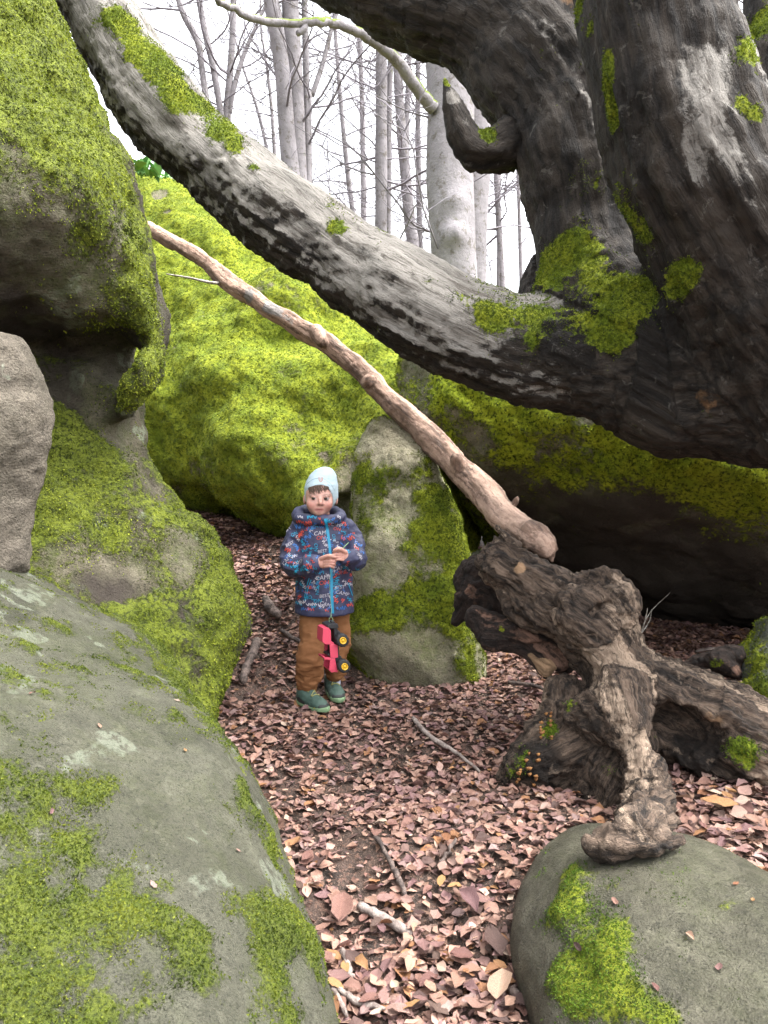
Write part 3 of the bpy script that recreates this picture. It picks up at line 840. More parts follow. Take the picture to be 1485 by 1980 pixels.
LIMB = chain_px([(130, -80, 4.1, 64), (193, 30, 4.0, 66), (245, 120, 3.9, 68), (303, 197, 3.8, 70), (382, 282, 3.7, 73), (472, 357, 3.6, 75), (562, 427, 3.5, 77), (652, 492, 3.42, 81), (746, 558, 3.35, 87), (840, 612, 3.28, 92), (932, 655, 3.24, 95), (1020, 684, 3.2, 96), (1150, 690, 3.14, 115), (1300, 680, 3.06, 150)])
ARCH = chain_px([(560, -90, 3.9, 55), (700, -32, 3.75, 62), (800, -2, 3.65, 74), (925, 32, 3.58, 98), (1035, 112, 3.5, 118), (1112, 228, 3.42, 120), (1140, 340, 3.36, 121), (1155, 450, 3.3, 122), (1175, 545, 3.25, 130), (1235, 640, 3.15, 150), (1330, 700, 3.05, 165)])
ARCH2 = chain_px([(1040, -200, 3.55, 110), (1080, -60, 3.5, 115), (1110, 80, 3.45, 110), (1140, 200, 3.4, 95), (1160, 320, 3.35, 90)])
TRUNK = chain_px([(1245, -180, 2.62, 128), (1262, 0, 2.6, 130), (1290, 140, 2.58, 133), (1322, 270, 2.58, 142), (1380, 390, 2.6, 150), (1440, 490, 2.64, 160), (1510, 580, 2.7, 190), (1580, 660, 2.8, 220)])
MASS = chain_px([(1270, 670, 3.05, 90), (1350, 700, 2.95, 128), (1450, 690, 2.9, 165), (1600, 690, 2.9, 210), (1800, 800, 3.1, 240)])
BACKL = chain_px([(1500, -60, 3.3, 45), (1490, 60, 3.3, 50), (1500, 170, 3.25, 62), (1530, 330, 3.2, 90), (1560, 480, 3.1, 120)])
KNOB = chain_px([(1310, 520, 3.0, 48), (1330, 580, 2.98, 55), (1360, 650, 2.95, 70)])
KNOB2 = chain_px([(1050, 520, 3.45, 26), (1048, 555, 3.4, 34), (1080, 620, 3.35, 46)])
BURL = chain_px([(1090, 665, 3.02, 52), (1150, 690, 3.02, 60)])
STUB = chain_px([(1010, 270, 3.42, 38), (960, 285, 3.36, 27), (920, 285, 3.32, 24), (893, 240, 3.3, 18), (872, 190, 3.28, 14), (860, 152, 3.27, 9)])
LIMBEND = None
TC = [('limb', LIMB), ('trunk', TRUNK), ('trunk', ARCH), ('trunk', ARCH2), ('root', MASS), ('limb', BACKL), ('burl', KNOB), ('burl', KNOB2), ('burl', BURL), ('branch_stub', STUB)]
TK = [.16, .07, .14, .12, .14, .10, .08, .06, .06, .04]
def f_tree(p):
    f = None
    for (nm, C), k in zip(TC, TK):
        d = chain_sdf(p, C)
        f = d if f is None else smin(f, d, f32(k))
    return f - 0.022 * fbm(p, 3.2, 2, 33)
allc = np.vstack([C for _, C in TC])
lo = allc[:, :3].min(0) - 0.35; hi = allc[:, :3].max(0) + 0.35
lo[2] = 0.9
V, Q = sdf_mesh(f_tree, lo, hi, 0.0128, 1.8)
dd, FLs = [], []
for nm, C in TC:
    d, fl = chain_flow(V, C)
    dd.append(d); FLs.append(fl)
dd = np.array(dd)
own = dd.argmin(0)
FL = np.stack(FLs)[own, np.arange(len(V))]
N = vnormals(V, Q)
st = FL * np.array([1, 1, .22])
rough = sstep(0.25, -0.45, N[:, 2] + 0.25 * fbm(V, 3, 2, 39))            # torn old bark on the undersides
isl = (own == 0)
st2 = FL * np.array([1, 1, .09])
V = V + N * (0.010 * fbm(st, 8, 3, 34) + (0.005 + 0.012 * rough) * ridged(st, 17, 3, 35) * np.where(isl, 1, np.where(own == 3, .4, .95)) + 0.014 * ~isl * ridged(st2, 12, 3, 46, .6) + np.where(own == 3, .004, .009) * ~isl * fbm(V, 8, 3, 36))[:, None]
V = V + N * ((0.003 + 0.006 * rough * isl) * fbm(V, 36, 2, 37))[:, None]
N = vnormals(V, Q)
up = N[:, 2]
pale = np.where(isl, 0.66 + 0.55 * up, 0.0) + np.where(~isl, -0.10 + 0.24 * fbm(st, 6, 3, 38) + (.34 + .35 * (own == 3)) * N[:, 0] + .30 * up, 0)  # partly real pale bark, partly light painted on upper and right-facing sides
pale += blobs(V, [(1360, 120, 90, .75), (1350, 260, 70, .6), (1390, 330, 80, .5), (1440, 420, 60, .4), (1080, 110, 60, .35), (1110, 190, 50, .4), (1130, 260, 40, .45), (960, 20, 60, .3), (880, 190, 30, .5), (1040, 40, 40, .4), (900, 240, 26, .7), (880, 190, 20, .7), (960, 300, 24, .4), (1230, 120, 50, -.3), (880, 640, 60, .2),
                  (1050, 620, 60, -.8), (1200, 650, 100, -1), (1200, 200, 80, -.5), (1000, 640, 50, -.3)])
wood = -0.15 + blobs(V, [(1083, 700, 26, .7), (1385, 790, 70, .45), (1330, 780, 60, .4), (1260, 720, 40, .3), (1180, 590, 30, .2), (1220, 230, 25, .4), (830, 600, 60, .3), (1420, 730, 40, .35), (1290, 440, 30, .35), (1345, 300, 40, .3), (1400, 480, 60, .4)])
wood += np.where(own == 3, .34 + .25 * fbm(st, 3, 3, 45), 0)
moss = -0.12 + 0.38 * fbm(V, 4, 3, 40) + 0.30 * up
moss += blobs(V, [(262, 50, 50, .6), (315, 120, 50, .9), (355, 180, 55, 1.0), (415, 240, 44, .9), (300, 90, 40, .5), (455, 275, 30, .6), (230, 30, 30, .5), (255, 95, 18, .5), (490, 310, 20, .7), (580, 320, 24, .35), (640, 380, 22, .5), (660, 432, 32, .75), (720, 470, 30, .5), (830, 530, 24, .6), (880, 565, 34, .5),
                  (940, 610, 44, .75), (1030, 600, 46, .8), (1100, 620, 50, .7), (1160, 640, 40, .9), (1200, 575, 40, .8), (1230, 560, 36, .8), (1180, 660, 40, .7), (1020, 655, 30, .6), (1320, 520, 48, 1.1), (1305, 560, 44, .8),
                  (1080, 480, 50, .6), (1140, 470, 70, .62), (1180, 390, 70, .6), (1120, 340, 50, .4), (1220, 450, 50, .5), (1150, 540, 50, .4), (1250, 470, 36, .55), (1060, 540, 30, .4), (1036, 520, 34, 1.0), (950, 250, 30, 1.2), (1110, 15, 36, 1.0), (1130, 60, 24, .7), (1172, 250, 22, .9), (1170, 225, 22, .9), (1167, 200, 22, .9), (1165, 175, 22, .9), (1163, 150, 22, .9), (1160, 125, 20, .8), (858, 148, 14, .8),
                  (1465, 90, 50, 1.0), (1450, 200, 26, .8), (1470, 30, 40, .9), (1475, 225, 24, .9), (560, 290, 24, .3), (750, 500, 24, .3), (1150, 370, 50, .25), (1290, 600, 40, .3)])
tree = empty('beech_tree', (1.5, 3.0, 1.1))
tag(tree, 'huge gnarled old beech leaning over the rocks, its long limb reaching left', 'tree')
tl = np.array(tree.location)
# split into named parts along the nearest branch, keeping shared normals
qo = np.array([np.bincount(r, minlength=0).argmax() for r in own[Q]]) if False else own[Q[:, 0]]
for ci, (nm, C) in enumerate(TC):
    m = qo == ci
    if not m.any(): continue
    qs = Q[m]
    u, inv = np.unique(qs, return_inverse=True)
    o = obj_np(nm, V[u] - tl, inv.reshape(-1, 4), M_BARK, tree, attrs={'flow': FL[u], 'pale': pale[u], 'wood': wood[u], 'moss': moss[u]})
    o.data.normals_split_custom_set_from_vertices(N[u].tolist())
tufts('moss', tree, V, Q, N, moss, 38000, 0.0085, [(0.025, .04, .004), (0.06, .09, .007), MOSS_M, (0.17, .21, .013)], 12, 0.52, maxn=55000)
print('tree verts', len(V))
# ------------------------------------------------------------------ the broken stump, lying branch and rotten pieces
M_STUMP = bark_mat('weathered_stump_wood', (0.008, 0.0058, 0.0045), (0.125, 0.088, 0.064), (0.40, 0.30, 0.22), (0.36, 0.225, 0.13), 0.5, 1.0, 1.4, .50)
M_DEAD = bark_mat('dead_branch_wood', (0.10, 0.07, 0.055), (0.26, 0.165, 0.12), (0.46, 0.315, 0.24), (0.33, 0.30, 0.28), 0.5, 0.7, 1.5)
M_ROT = bark_mat('rotten_dark_wood', (0.006, 0.0045, 0.004), (0.035, 0.022, 0.017), (0.21, 0.12, 0.085), (0.42, 0.27, 0.16), 0.5, 1.0, 1.6)

def gnarl(name, chains, ks, h, mat, pale, wood, moss, cuts=(), disp=(0.010, 0.012, 0.005), loc=None, label=None, cat=None, split=True, cutk=0.03, warp=0.03, base=None):
    """woody body grown from tapered chains, split into named parts"""
    def f(p):
        q = p + f32(warp) * np.stack([vnoise(p, 6, 201), vnoise(p, 6, 202), vnoise(p, 6, 203)], -1) if warp else p
        r = None
        for (nm, C), k in zip(chains, ks):
            d = chain_sdf(q, C, far=0.25)
            r = d if r is None else smin(r, d, f32(k))
        for g in cuts: r = smax(r, -g(q), f32(cutk))
        return r
    A = np.vstack([C for _, C in chains])
    m = A[:, 3].max() + 0.06
    V, Q = sdf_mesh(f, A[:, :3].min(0) - m, A[:, :3].max(0) + m, h, 2.0)
    dd, FLs = [], []
    for nm, C in chains:
        d, fl = chain_flow(V, C)
        dd.append(d); FLs.append(fl)
    own = np.array(dd).argmin(0)
    FL = np.stack(FLs)[own, np.arange(len(V))]
    nms = [c_[0] for c_ in chains]
    for ci, nm in enumerate(nms):
        if nm in ('splinter', 'root_end', 'splinter'): own[own == ci] = nms.index('trunk') if nm == 'splinter' else nms.index('root_end')
    N = vnormals(V, Q)
    st = FL * np.array([1, 1, .2])
    V = V + N * (disp[0] * fbm(V, 9, 3, 204) + disp[1] * ridged(st, 20, 3, 205, .6) * (0.4 + 0.6 * sstep(-.3, .5, fbm(V, 4, 2, 207))) + disp[2] * fbm(V, 45, 2, 206))[:, None]
    N = vnormals(V, Q)
    P, Wd, Ms = np.minimum(pale(V, N, FL), .62), wood(V, N, FL), moss(V, N, FL)
    o = empty(name, base if base is not None else (A[:, 0].mean(), A[:, 1].mean(), A[:, 2].min()))
    tag(o, label, cat)
    tl = np.array(o.location)
    qo = own[Q[:, 0]]
    for ci, (nm, C) in enumerate(chains):
        mm = qo == ci
        if not mm.any(): continue
        u, inv = np.unique(Q[mm], return_inverse=True)
        ob = obj_np(nm, V[u] - tl, inv.reshape(-1, 4), mat, o, attrs={'flow': FL[u], 'pale': P[u], 'wood': Wd[u], 'moss': Ms[u]})
        ob.data.normals_split_custom_set_from_vertices(N[u].tolist())
    return o, V, Q, N, Ms

def ell(px, py, Y, rx, ry, rz):
    c = at(px, py, Y).astype(f32); r = np.array([rx, ry, rz], f32)
    def g(p): return (np.sqrt((((p - c) / r) ** 2).sum(-1)) - 1) * r.min()
    return g

SM = chain_px([(962, 1090, 3.16, 36), (985, 1103, 3.14, 50), (1050, 1146, 3.08, 58), (1118, 1196, 3.0, 66), (1168, 1252, 2.94, 68), (1200, 1320, 2.88, 70), (1203, 1392, 2.82, 74)])
SK1 = chain_px([(1135, 1140, 2.97, 30), (1165, 1150, 2.95, 42), (1188, 1185, 2.92, 40)])
SK2 = chain_px([(1120, 1180, 2.88, 40), (1150, 1205, 2.87, 40)])
V7 = b_b7[1]
SD = chain_px([(1205, 1350, 2.74, 58), (1222, 1430, 2.66, 50), (1238, 1510, 2.54, 42), (1250, 1570, 2.42, 44), (1258, 1610, 2.33, 50)])
sq_ = [surf_at(V7, a_, b_) for a_, b_ in ((1146, 1652), (1185, 1652), (1235, 1648), (1280, 1642), (1316, 1634))]
sn_ = np.array([-.05, -.35, .93])
SP = crom([np.append(c_ + sn_ * .016, r_) for c_, r_ in zip(sq_, (.008, .017, .021, .021, .013))], 3)
SP2 = crom([np.append(c_ + sn_ * .020 + np.array([0, .035, .006]), r_) for c_, r_ in zip(sq_[1:4], (.015, .022, .018))], 3)
SD = np.vstack([SD[:-4], crom([SD[-4], np.append((SD[-4, :3] + sq_[2] + sn_ * .05 + np.array([.02, .07, .02])) / 2, .066), np.append(sq_[2] + sn_ * .036 + np.array([.03, .05, .012]), .050)], 3)])
SR = chain_px([(1240, 1330, 2.88, 60), (1310, 1370, 2.85, 78), (1400, 1420, 2.82, 92), (1500, 1465, 2.8, 96), (1640, 1520, 2.78, 90)])
SRT = chain_px([(1255, 1310, 2.9, 36), (1330, 1335, 2.9, 38), (1410, 1375, 2.88, 42), (1500, 1430, 2.85, 50), (1640, 1500, 2.8, 55)])
SLB = chain_px([(1160, 1420, 2.84, 70), (1100, 1450, 2.86, 66), (1040, 1480, 2.86, 60), (990, 1510, 2.84, 34)])
SLM = chain_px([(1090, 1350, 2.92, 34), (1092, 1385, 2.90, 36)])
SF = chain_px([(1120, 1375, 2.76, 30), (1150, 1385, 2.74, 44), (1175, 1400, 2.74, 40)])
SB = chain_px([(1190, 1480, 2.74, 60), (1150, 1540, 2.72, 52), (1110, 1570, 2.70, 36)])
SB2 = chain_px([(1050, 1500, 2.82, 40), (1060, 1560, 2.78, 30)])
rs_ = np.random.default_rng(66)
SPL = []
for q_ in range(9):
    a_ = rs_.uniform(-1, 1)
    x0_, y0_ = 962 + 22 * a_ + 14, 1085 + 34 * -a_
    SPL.append(('splinter', chain_px([(x0_, y0_, 3.13 + rs_.uniform(-.05, .03), 15), (x0_ - rs_.uniform(10, 20), y0_ - rs_.uniform(6, 20), 3.14, 9), (x0_ - rs_.uniform(22, 40), y0_ - rs_.uniform(14, 34), 3.14, 3)], 2)))
chs = SPL + [('trunk', SM), ('knot', SK1), ('knot', SK2), ('root', SD), ('root_end', SP), ('root_end', SP2), ('root', SR), ('root', SRT), ('root', SLB), ('knot', SLM), ('knot', SF), ('root', SB), ('root', SB2)]
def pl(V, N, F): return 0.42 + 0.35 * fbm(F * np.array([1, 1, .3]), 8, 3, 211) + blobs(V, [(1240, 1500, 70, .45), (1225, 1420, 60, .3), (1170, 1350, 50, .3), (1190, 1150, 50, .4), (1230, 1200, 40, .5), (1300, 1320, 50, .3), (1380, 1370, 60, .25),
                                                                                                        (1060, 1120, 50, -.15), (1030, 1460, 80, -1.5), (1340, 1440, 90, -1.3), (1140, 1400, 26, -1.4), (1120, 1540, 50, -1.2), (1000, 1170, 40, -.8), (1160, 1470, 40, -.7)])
def wd(V, N, F): return -0.1 + blobs(V, [(995, 1085, 26, .8), (1175, 1135, 34, .5), (1180, 1355, 40, .45), (1255, 1560, 40, .3), (1230, 1330, 30, .2), (1350, 1385, 40, .5), (1390, 1400, 30, .5), (1090, 1510, 34, .4), (1230, 1640, 60, .35)])
def ms(V, N, F): return -0.30 + 0.25 * fbm(V, 9, 3, 212) + 0.12 * N[:, 2] + blobs(V, [(1090, 1360, 36, .95), (1010, 1450, 40, .55), (980, 1500, 36, .5), (1050, 1410, 36, .7), (1060, 1390, 20, .5), (1160, 1480, 34, .5), (1420, 1450, 45, .75), (1450, 1500, 50, .6), (1150, 1330, 40, .2), (1120, 1300, 40, .3), (950, 1100, 24, .5)])
cuts = [ell(1335, 1440, 2.62, .17, .20, .095), ell(1290, 1410, 2.70, .10, .14, .075), ell(1138, 1402, 2.60, .045, .07, .035), ell(1100, 1545, 2.62, .10, .12, .055), ell(1085, 1178, 2.86, .03, .07, .02), ell(1150, 1180, 2.84, .028, .06, .018),
        ell(1000, 1150, 2.96, .05, .05, .02), ell(1180, 1470, 2.62, .05, .1, .05)]
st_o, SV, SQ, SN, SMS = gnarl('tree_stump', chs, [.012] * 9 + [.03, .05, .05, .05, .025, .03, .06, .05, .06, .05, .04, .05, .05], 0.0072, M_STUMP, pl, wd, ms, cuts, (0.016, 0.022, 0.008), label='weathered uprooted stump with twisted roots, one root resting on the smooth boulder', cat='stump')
tufts('moss', st_o, SV, SQ, SN, SMS, 30000, 0.010, [MOSS_D, (0.05, .10, .006), (0.09, .15, .010), (0.15, .22, .012)], 14, 0.52, maxn=20000)

# orange bracket fungi in rows on the dark mossy lobe of the stump
s = NT('orange_fungus', 0.7, 0.3)
s.done(s.mix(s.ramp(s.noise(60, 3), .35, .65), (0.25, 0.12, 0.04), (0.13, 0.055, 0.02)))
M_FUNGUS = s.m
r = np.random.default_rng(77)
tl = np.array(st_o.location)
for lx, ly, n, dx, dy in ((1052, 1400, 14, 20, 28), (1030, 1485, 15, 32, 34), (995, 1500, 6, 12, 18)):
    for q in range(n):
        px, py = lx + r.uniform(-.5, .5) * dx, ly + (q / n - .5) * 2 * dy + r.uniform(-4, 4)
        c = surf_at(SV, px, py, 9)
        bg = Bag()
        R = r.uniform(.005, .009)
        a = np.linspace(0, 2 * math.pi, 10)[:-1]
        rad = R * (1 + .25 * np.sin(a * 3 + q))
        top = np.stack([rad * np.cos(a), rad * np.sin(a), .002 + .002 * np.sin(a * 2)], -1)
        bot = np.stack([rad * .5 * np.cos(a), rad * .5 * np.sin(a), -.006 + 0 * a], -1)
        Vv = np.vstack([top, bot, [[0, 0, .004], [0, 0, -.009]]]) + c + np.array([0, -.006, 0])
        Qq = [[i, (i + 1) % 9, 9 + (i + 1) % 9, 9 + i][::-1] for i in range(9)] + [[18, i, (i + 1) % 9, 18] for i in range(9)] + [[19, 9 + (i + 1) % 9, 9 + i, 19] for i in range(9)]
        o = bg.add(Vv, Qq).obj('bracket_fungus', M_FUNGUS, st_o, loc=tl)

# dead branch lying across
BR = chain_px([(285, 440, 4.75, 10.9), (308, 455, 4.7, 11.8), (360, 484, 4.62, 13.4), (404, 512, 4.55, 15.1), (440, 545, 4.5, 16.8), (510, 590, 4.42, 16.8), (580, 632, 4.34, 17.6), (640, 668, 4.27, 18.5), (700, 722, 4.2, 19.3), (760, 782, 4.12, 21.0), (830, 846, 4.0, 23.5), (900, 918, 3.85, 26.0), (960, 982, 3.58, 28.6), (1008, 1022, 3.36, 27.7), (1034, 1038, 3.26, 25.2)])
BR2 = chain_px([(1032, 1034, 3.27, 27), (1050, 1050, 3.22, 25), (1058, 1064, 3.19, 17)])
BK = [chain_px(k) for k in ([(612, 640, 4.28, 12), (622, 658, 4.22, 13)], [(708, 742, 4.16, 12), (712, 738, 4.12, 12)], [(890, 905, 3.82, 14), (884, 888, 3.8, 10)], [(985, 985, 3.6, 9), (1002, 965, 3.58, 5)], [(990, 1020, 3.5, 10), (972, 1018, 3.48, 7)])]
def pl2(V, N, F): return 0.55 + 0.3 * fbm(F * np.array([1, 1, .15]), 22, 3, 221) + 0.1 * N[:, 2]
def wd2(V, N, F): return -0.2 + blobs(V, [(470, 560, 30, .9), (510, 585, 30, .9), (550, 607, 28, .8), (370, 500, 14, .5), (1050, 1030, 20, .5), (640, 650, 16, .5)])
dead, BV, BQ, BN, _ = gnarl('dead_branch', [('stem', BR), ('broken_end', BR2), ('splinter_end', chain_px([(1048, 1046, 3.22, 15), (1064, 1052, 3.2, 9), (1079, 1060, 3.2, 3)], 2)), ('splinter_end', chain_px([(1054, 1054, 3.2, 15), (1063, 1068, 3.18, 9), (1070, 1084, 3.18, 3)], 2)), ('splinter_end', chain_px([(1040, 1030, 3.25, 15), (1056, 1031, 3.22, 8), (1070, 1038, 3.22, 3)], 2))] + [('knot', k) for k in BK], [.02, .03, .008, .008, .008] + [.015] * 5, 0.0075, M_DEAD, pl2, wd2, lambda V, N, F: np.full(len(V), -1.0), (), (0.005, 0.007, 0.0025),
                          label='long bare pinkish dead branch slanting down from the tall rock to the stump', cat='branch', warp=0.012)
tw = np.array(dead.location)
tC = crom([list(at(432, 548, 4.49)) + [.011], list(at(405, 546, 4.45)) + [.0085], list(at(365, 537, 4.42)) + [.006], list(at(322, 530, 4.4)) + [.004]], 4)
s = NT('pale_twig', .8); M_PTWIG = s.done(s.mix(s.ramp(s.noise(40, 4), .35, .65), (.42, .40, .36), (.22, .19, .16)), s.bump(s.noise(90, 3), .004))
Vt, Qt = tube(tC, 7)
Bag().add(Vt, Qt).obj('side_twig', M_PTWIG, dead, loc=tw)

# rotten dark log and the split piece under the stump
RL = [chain_px([(884, 1192, 3.42, 12), (905, 1168, 3.4, 24), (935, 1140, 3.38, 38), (985, 1160, 3.34, 46), (1050, 1215, 3.28, 40), (1090, 1260, 3.24, 28)]),
      chain_px([(900, 1130, 3.42, 16), (930, 1105, 3.42, 24), (965, 1120, 3.38, 36)])]
gnarl('rotten_log', [('stem', RL[0]), ('knot', RL[1])], [.04, .04], 0.0068, M_ROT, lambda V, N, F: 0.1 + .3 * fbm(V, 12, 3, 231) + blobs(V, [(900, 1150, 16, .8), (888, 1190, 10, .6)]), lambda V, N, F: -.2 + blobs(V, [(884, 1192, 9, .7)]),
      lambda V, N, F: -.3 + .3 * fbm(V, 10, 3, 232) + blobs(V, [(945, 1090, 20, .8), (930, 1110, 18, .5), (990, 1180, 24, .4)]), (), (0.014, 0.014, 0.006), label='black rotten log with mossy end wedged between the standing stone and stump', cat='log')
SPt = chain_px([(912, 1205, 3.2, 24), (945, 1222, 3.17, 32), (985, 1222, 3.14, 30), (1020, 1235, 3.1, 24), (1060, 1262, 3.06, 24), (1095, 1290, 3.02, 20)])
SPb = chain_px([(985, 1248, 3.13, 12), (1030, 1275, 3.08, 17), (1068, 1302, 3.03, 18)])
gnarl('broken_log', [('stem', SPt), ('split_face', SPb)], [.04, .012], 0.0055, M_ROT, lambda V, N, F: 0.42 + .35 * fbm(F * np.array([1, 1, .3]), 14, 3, 233), lambda V, N, F: -.3 + blobs(V, [(1040, 1290, 26, 1.1), (1065, 1305, 20, .8), (1010, 1270, 20, .9)]),
      lambda V, N, F: -.35 + .25 * fbm(V, 12, 3, 234) + blobs(V, [(955, 1210, 14, .7), (960, 1225, 12, .4), (1070, 1270, 16, .5)]), [ell(1030, 1260, 3.0, .13, .06, .018), ell(920, 1180, 3.12, .04, .1, .03)], (0.010, 0.010, 0.004), label='short split log with a pale fresh break, lying under the stump', cat='log', cutk=.01)

# mossy rotten chunk far right
CH = [chain_px([(1310, 1302, 3.95, 18), (1350, 1290, 3.95, 26), (1395, 1282, 3.9, 26), (1425, 1268, 3.88, 20)]), chain_px([(1400, 1280, 3.85, 22), (1420, 1300, 3.82, 18)])]
gnarl('rotten_log', [('stem', CH[0]), ('broken_end', CH[1])], [.03, .03], 0.009, M_ROT, lambda V, N, F: .2 + .3 * fbm(V, 9, 3, 235) + blobs(V, [(1420, 1285, 16, .8)]), lambda V, N, F: -.3 + blobs(V, [(1424, 1280, 12, .7)]),
      lambda V, N, F: -.3 + .2 * N[:, 2] + blobs(V, [(1365, 1290, 18, .9), (1385, 1285, 14, .7), (1325, 1300, 12, .5)]), (), (0.012, 0.012, 0.005), label='small rotten log with a tuft of moss near the dark wet stone', cat='log')
# ------------------------------------------------------------------ fallen leaves
def leaf_shape(kind, r, rows=6, ks=(-1, -.5, 0, .5, 1)):
    t = np.linspace(0, 1, rows)
    w = 0.30 * np.sin(np.pi * np.clip(t, 0, 1) ** 0.85) ** 0.8 * r.uniform(.8, 1.2)
    w[0] = 0.012; w[-1] = 0.004
    if kind == 'torn': w = w * np.array([1, .9, r.uniform(.5, 1), r.uniform(.6, 1.1), r.uniform(.4, .9), .5])[:rows] if rows == 6 else w
    fold = r.uniform(0.0, 0.9); curl = r.uniform(-.5, .7); side = r.uniform(-.5, .8)
    V, U = [], []
    for i in range(rows):
        for k in ks:
            x = k * w[i] * (1 + (.10 * r.standard_normal() if abs(k) == 1 else 0))
            z = abs(x) * fold + curl * (t[i] - .5) ** 2 + side * x * abs(x) * 2.2 + .02 * r.standard_normal() * (abs(k) > .4) + .018 * math.sin(t[i] * 19 + abs(k) * 3) * abs(k)
            V.append((x, t[i] - .5, z)); U.append((k, t[i], 0))
    V = np.array(V); V[:, 2] -= np.percentile(V[:, 2], 25)
    m = len(ks)
    Q = [[i * m + k, i * m + k + 1, i * m + k + m + 1, i * m + k + m] for i in range(rows - 1) for k in range(m - 1)]
    return V, np.array(Q), np.array(U)

def rand_rot(n, r, tilt):
    yaw = r.uniform(0, 2 * math.pi, n); ax = r.uniform(0, 2 * math.pi, n); tl = np.abs(r.normal(0, tilt, n))
    cy, sy = np.cos(yaw), np.sin(yaw); z = np.zeros(n); o = np.ones(n)
    Rz = np.stack([np.stack([cy, -sy, z], -1), np.stack([sy, cy, z], -1), np.stack([z, z, o], -1)], 1)
    k = np.stack([np.cos(ax), np.sin(ax), z], -1)
    K = np.stack([np.stack([z, z, k[:, 1]], -1), np.stack([z, z, -k[:, 0]], -1), np.stack([-k[:, 1], k[:, 0], z], -1)], 1)
    Rt = np.eye(3) + np.sin(tl)[:, None, None] * K + (1 - np.cos(tl))[:, None, None] * (K @ K)
    return Rt @ Rz

s = NT('dry_leaf', 0.6, 0.16)
luv = s.attr('luv', 'Vector')
sx = s.new('ShaderNodeSeparateXYZ'); s.set(sx, 0, luv)
au = s.math('ABSOLUTE', sx.outputs[0])
vein = s.math('SINE', s.math('MULTIPLY', s.math('SUBTRACT', sx.outputs[1], s.math('MULTIPLY', au, 0.16)), 62))
vf = s.ramp(vein, .75, .98, 0, .35)
mid = s.ramp(au, .09, .03, 0, .5)
c0 = s.attr('col', 'Color')
oi = s.new('ShaderNodeObjectInfo')
oi = s.new('ShaderNodeObjectInfo'); hsv = s.new('ShaderNodeHueSaturation'); s.set(hsv, 'Color', c0)
s.set(hsv, 'Hue', s.math('ADD', .485, s.math('MULTIPLY', oi.outputs['Random'], .03)))
s.set(hsv, 'Value', s.math('ADD', .55, s.math('MULTIPLY', oi.outputs['Random'], .45)))
c = s.mix(s.math('MAXIMUM', vf, mid), hsv.outputs[0], s.mix(1.0, hsv.outputs[0], (1.35, 1.3, 1.25), 'MULTIPLY'))
c = s.mix(s.ramp(s.noise(42, 6, .75), .47, .62, 0, .7), c, s.mix(1.0, c, (.5, .42, .42), 'MULTIPLY'))
s.done(c, s.bump(s.math('ADD', vf, s.math('MULTIPLY', s.noise(120, 3), .6)), .002, .8), s.ramp(s.noise(9, 2), .35, .65, .38, .72))
tr = s.new('ShaderNodeBsdfTranslucent'); s.set(tr, 'Color', c)
mx = s.new('ShaderNodeMixShader'); mx.inputs[0].default_value = .12
s.t.links.new(s.b.outputs[0], mx.inputs[1]); s.t.links.new(tr.outputs[0], mx.inputs[2]); s.t.links.new(mx.outputs[0], s.n['Material Output'].inputs[0])
M_LEAF = s.m
LPAL = np.array([(.40, .235, .18), (.36, .20, .15), (.31, .175, .15), (.23, .125, .12), (.115, .068, .058), (.35, .17, .085), (.50, .35, .27), (.42, .26, .21), (.27, .14, .11), (.33, .21, .19)]) * np.array([1.05, 1.15, 1.16])
LW = np.array([.2, .22, .2, .12, .08, .06, .015, .05, .14, .04]); LW /= LW.sum()

lr = np.random.default_rng(31)
VAR = [leaf_shape('torn' if i % 3 == 2 else 'whole', lr, 6, (-1, 0, 1)) for i in range(16)]
BIG = [leaf_shape('torn' if i % 4 == 3 else 'whole', lr) for i in range(14)]
def in_rock(P, marg=0.0):
    m = np.zeros(len(P), bool)
    for f, lo, hi in ROCKS:
        k = np.nonzero(((P > lo) & (P < hi)).all(1))[0]
        if len(k): m[k] |= f(P[k].astype(f32)) < marg
    return m
def spread(n, seed, pad=60, right=0):
    r = np.random.default_rng(seed)
    x = r.uniform(-1.7, 3.3, n * 3); y = r.uniform(1.25, 6.6, n * 3)
    z = G(x, y)
    P = np.stack([x, y, z], -1)
    q = proj(P)
    k = (q[:, 0] > -pad) & (q[:, 0] < 1485 + pad + right) & (q[:, 1] < 1980 + pad) & (q[:, 1] > 900)
    bare = sstep(.15, .5, fbm(P * np.array([1, 1, 0]), 1.9, 3, 301)) * .42
    for px, py, R, w in ((690, 1660, 70, .9), (640, 1720, 50, .7), (740, 1850, 40, .6), (470, 1330, 50, .8), (520, 1200, 50, .6), (800, 1640, 45, .6), (600, 1600, 60, .4)):
        c = at(px, py, 2.3); c = at(px, py, c[1] * (1.35 - 0.05) / max(.2, 1.35 - c[2])); d = proj(P); bare = np.maximum(bare, w * np.exp(-((d[:, 0] - px) ** 2 + (d[:, 1] - py) ** 2) / R ** 2))
    k &= r.random(len(P)) > bare
    P = P[k]
    P = P[~in_rock(P + [0, 0, .015])]
    return P[:n], r

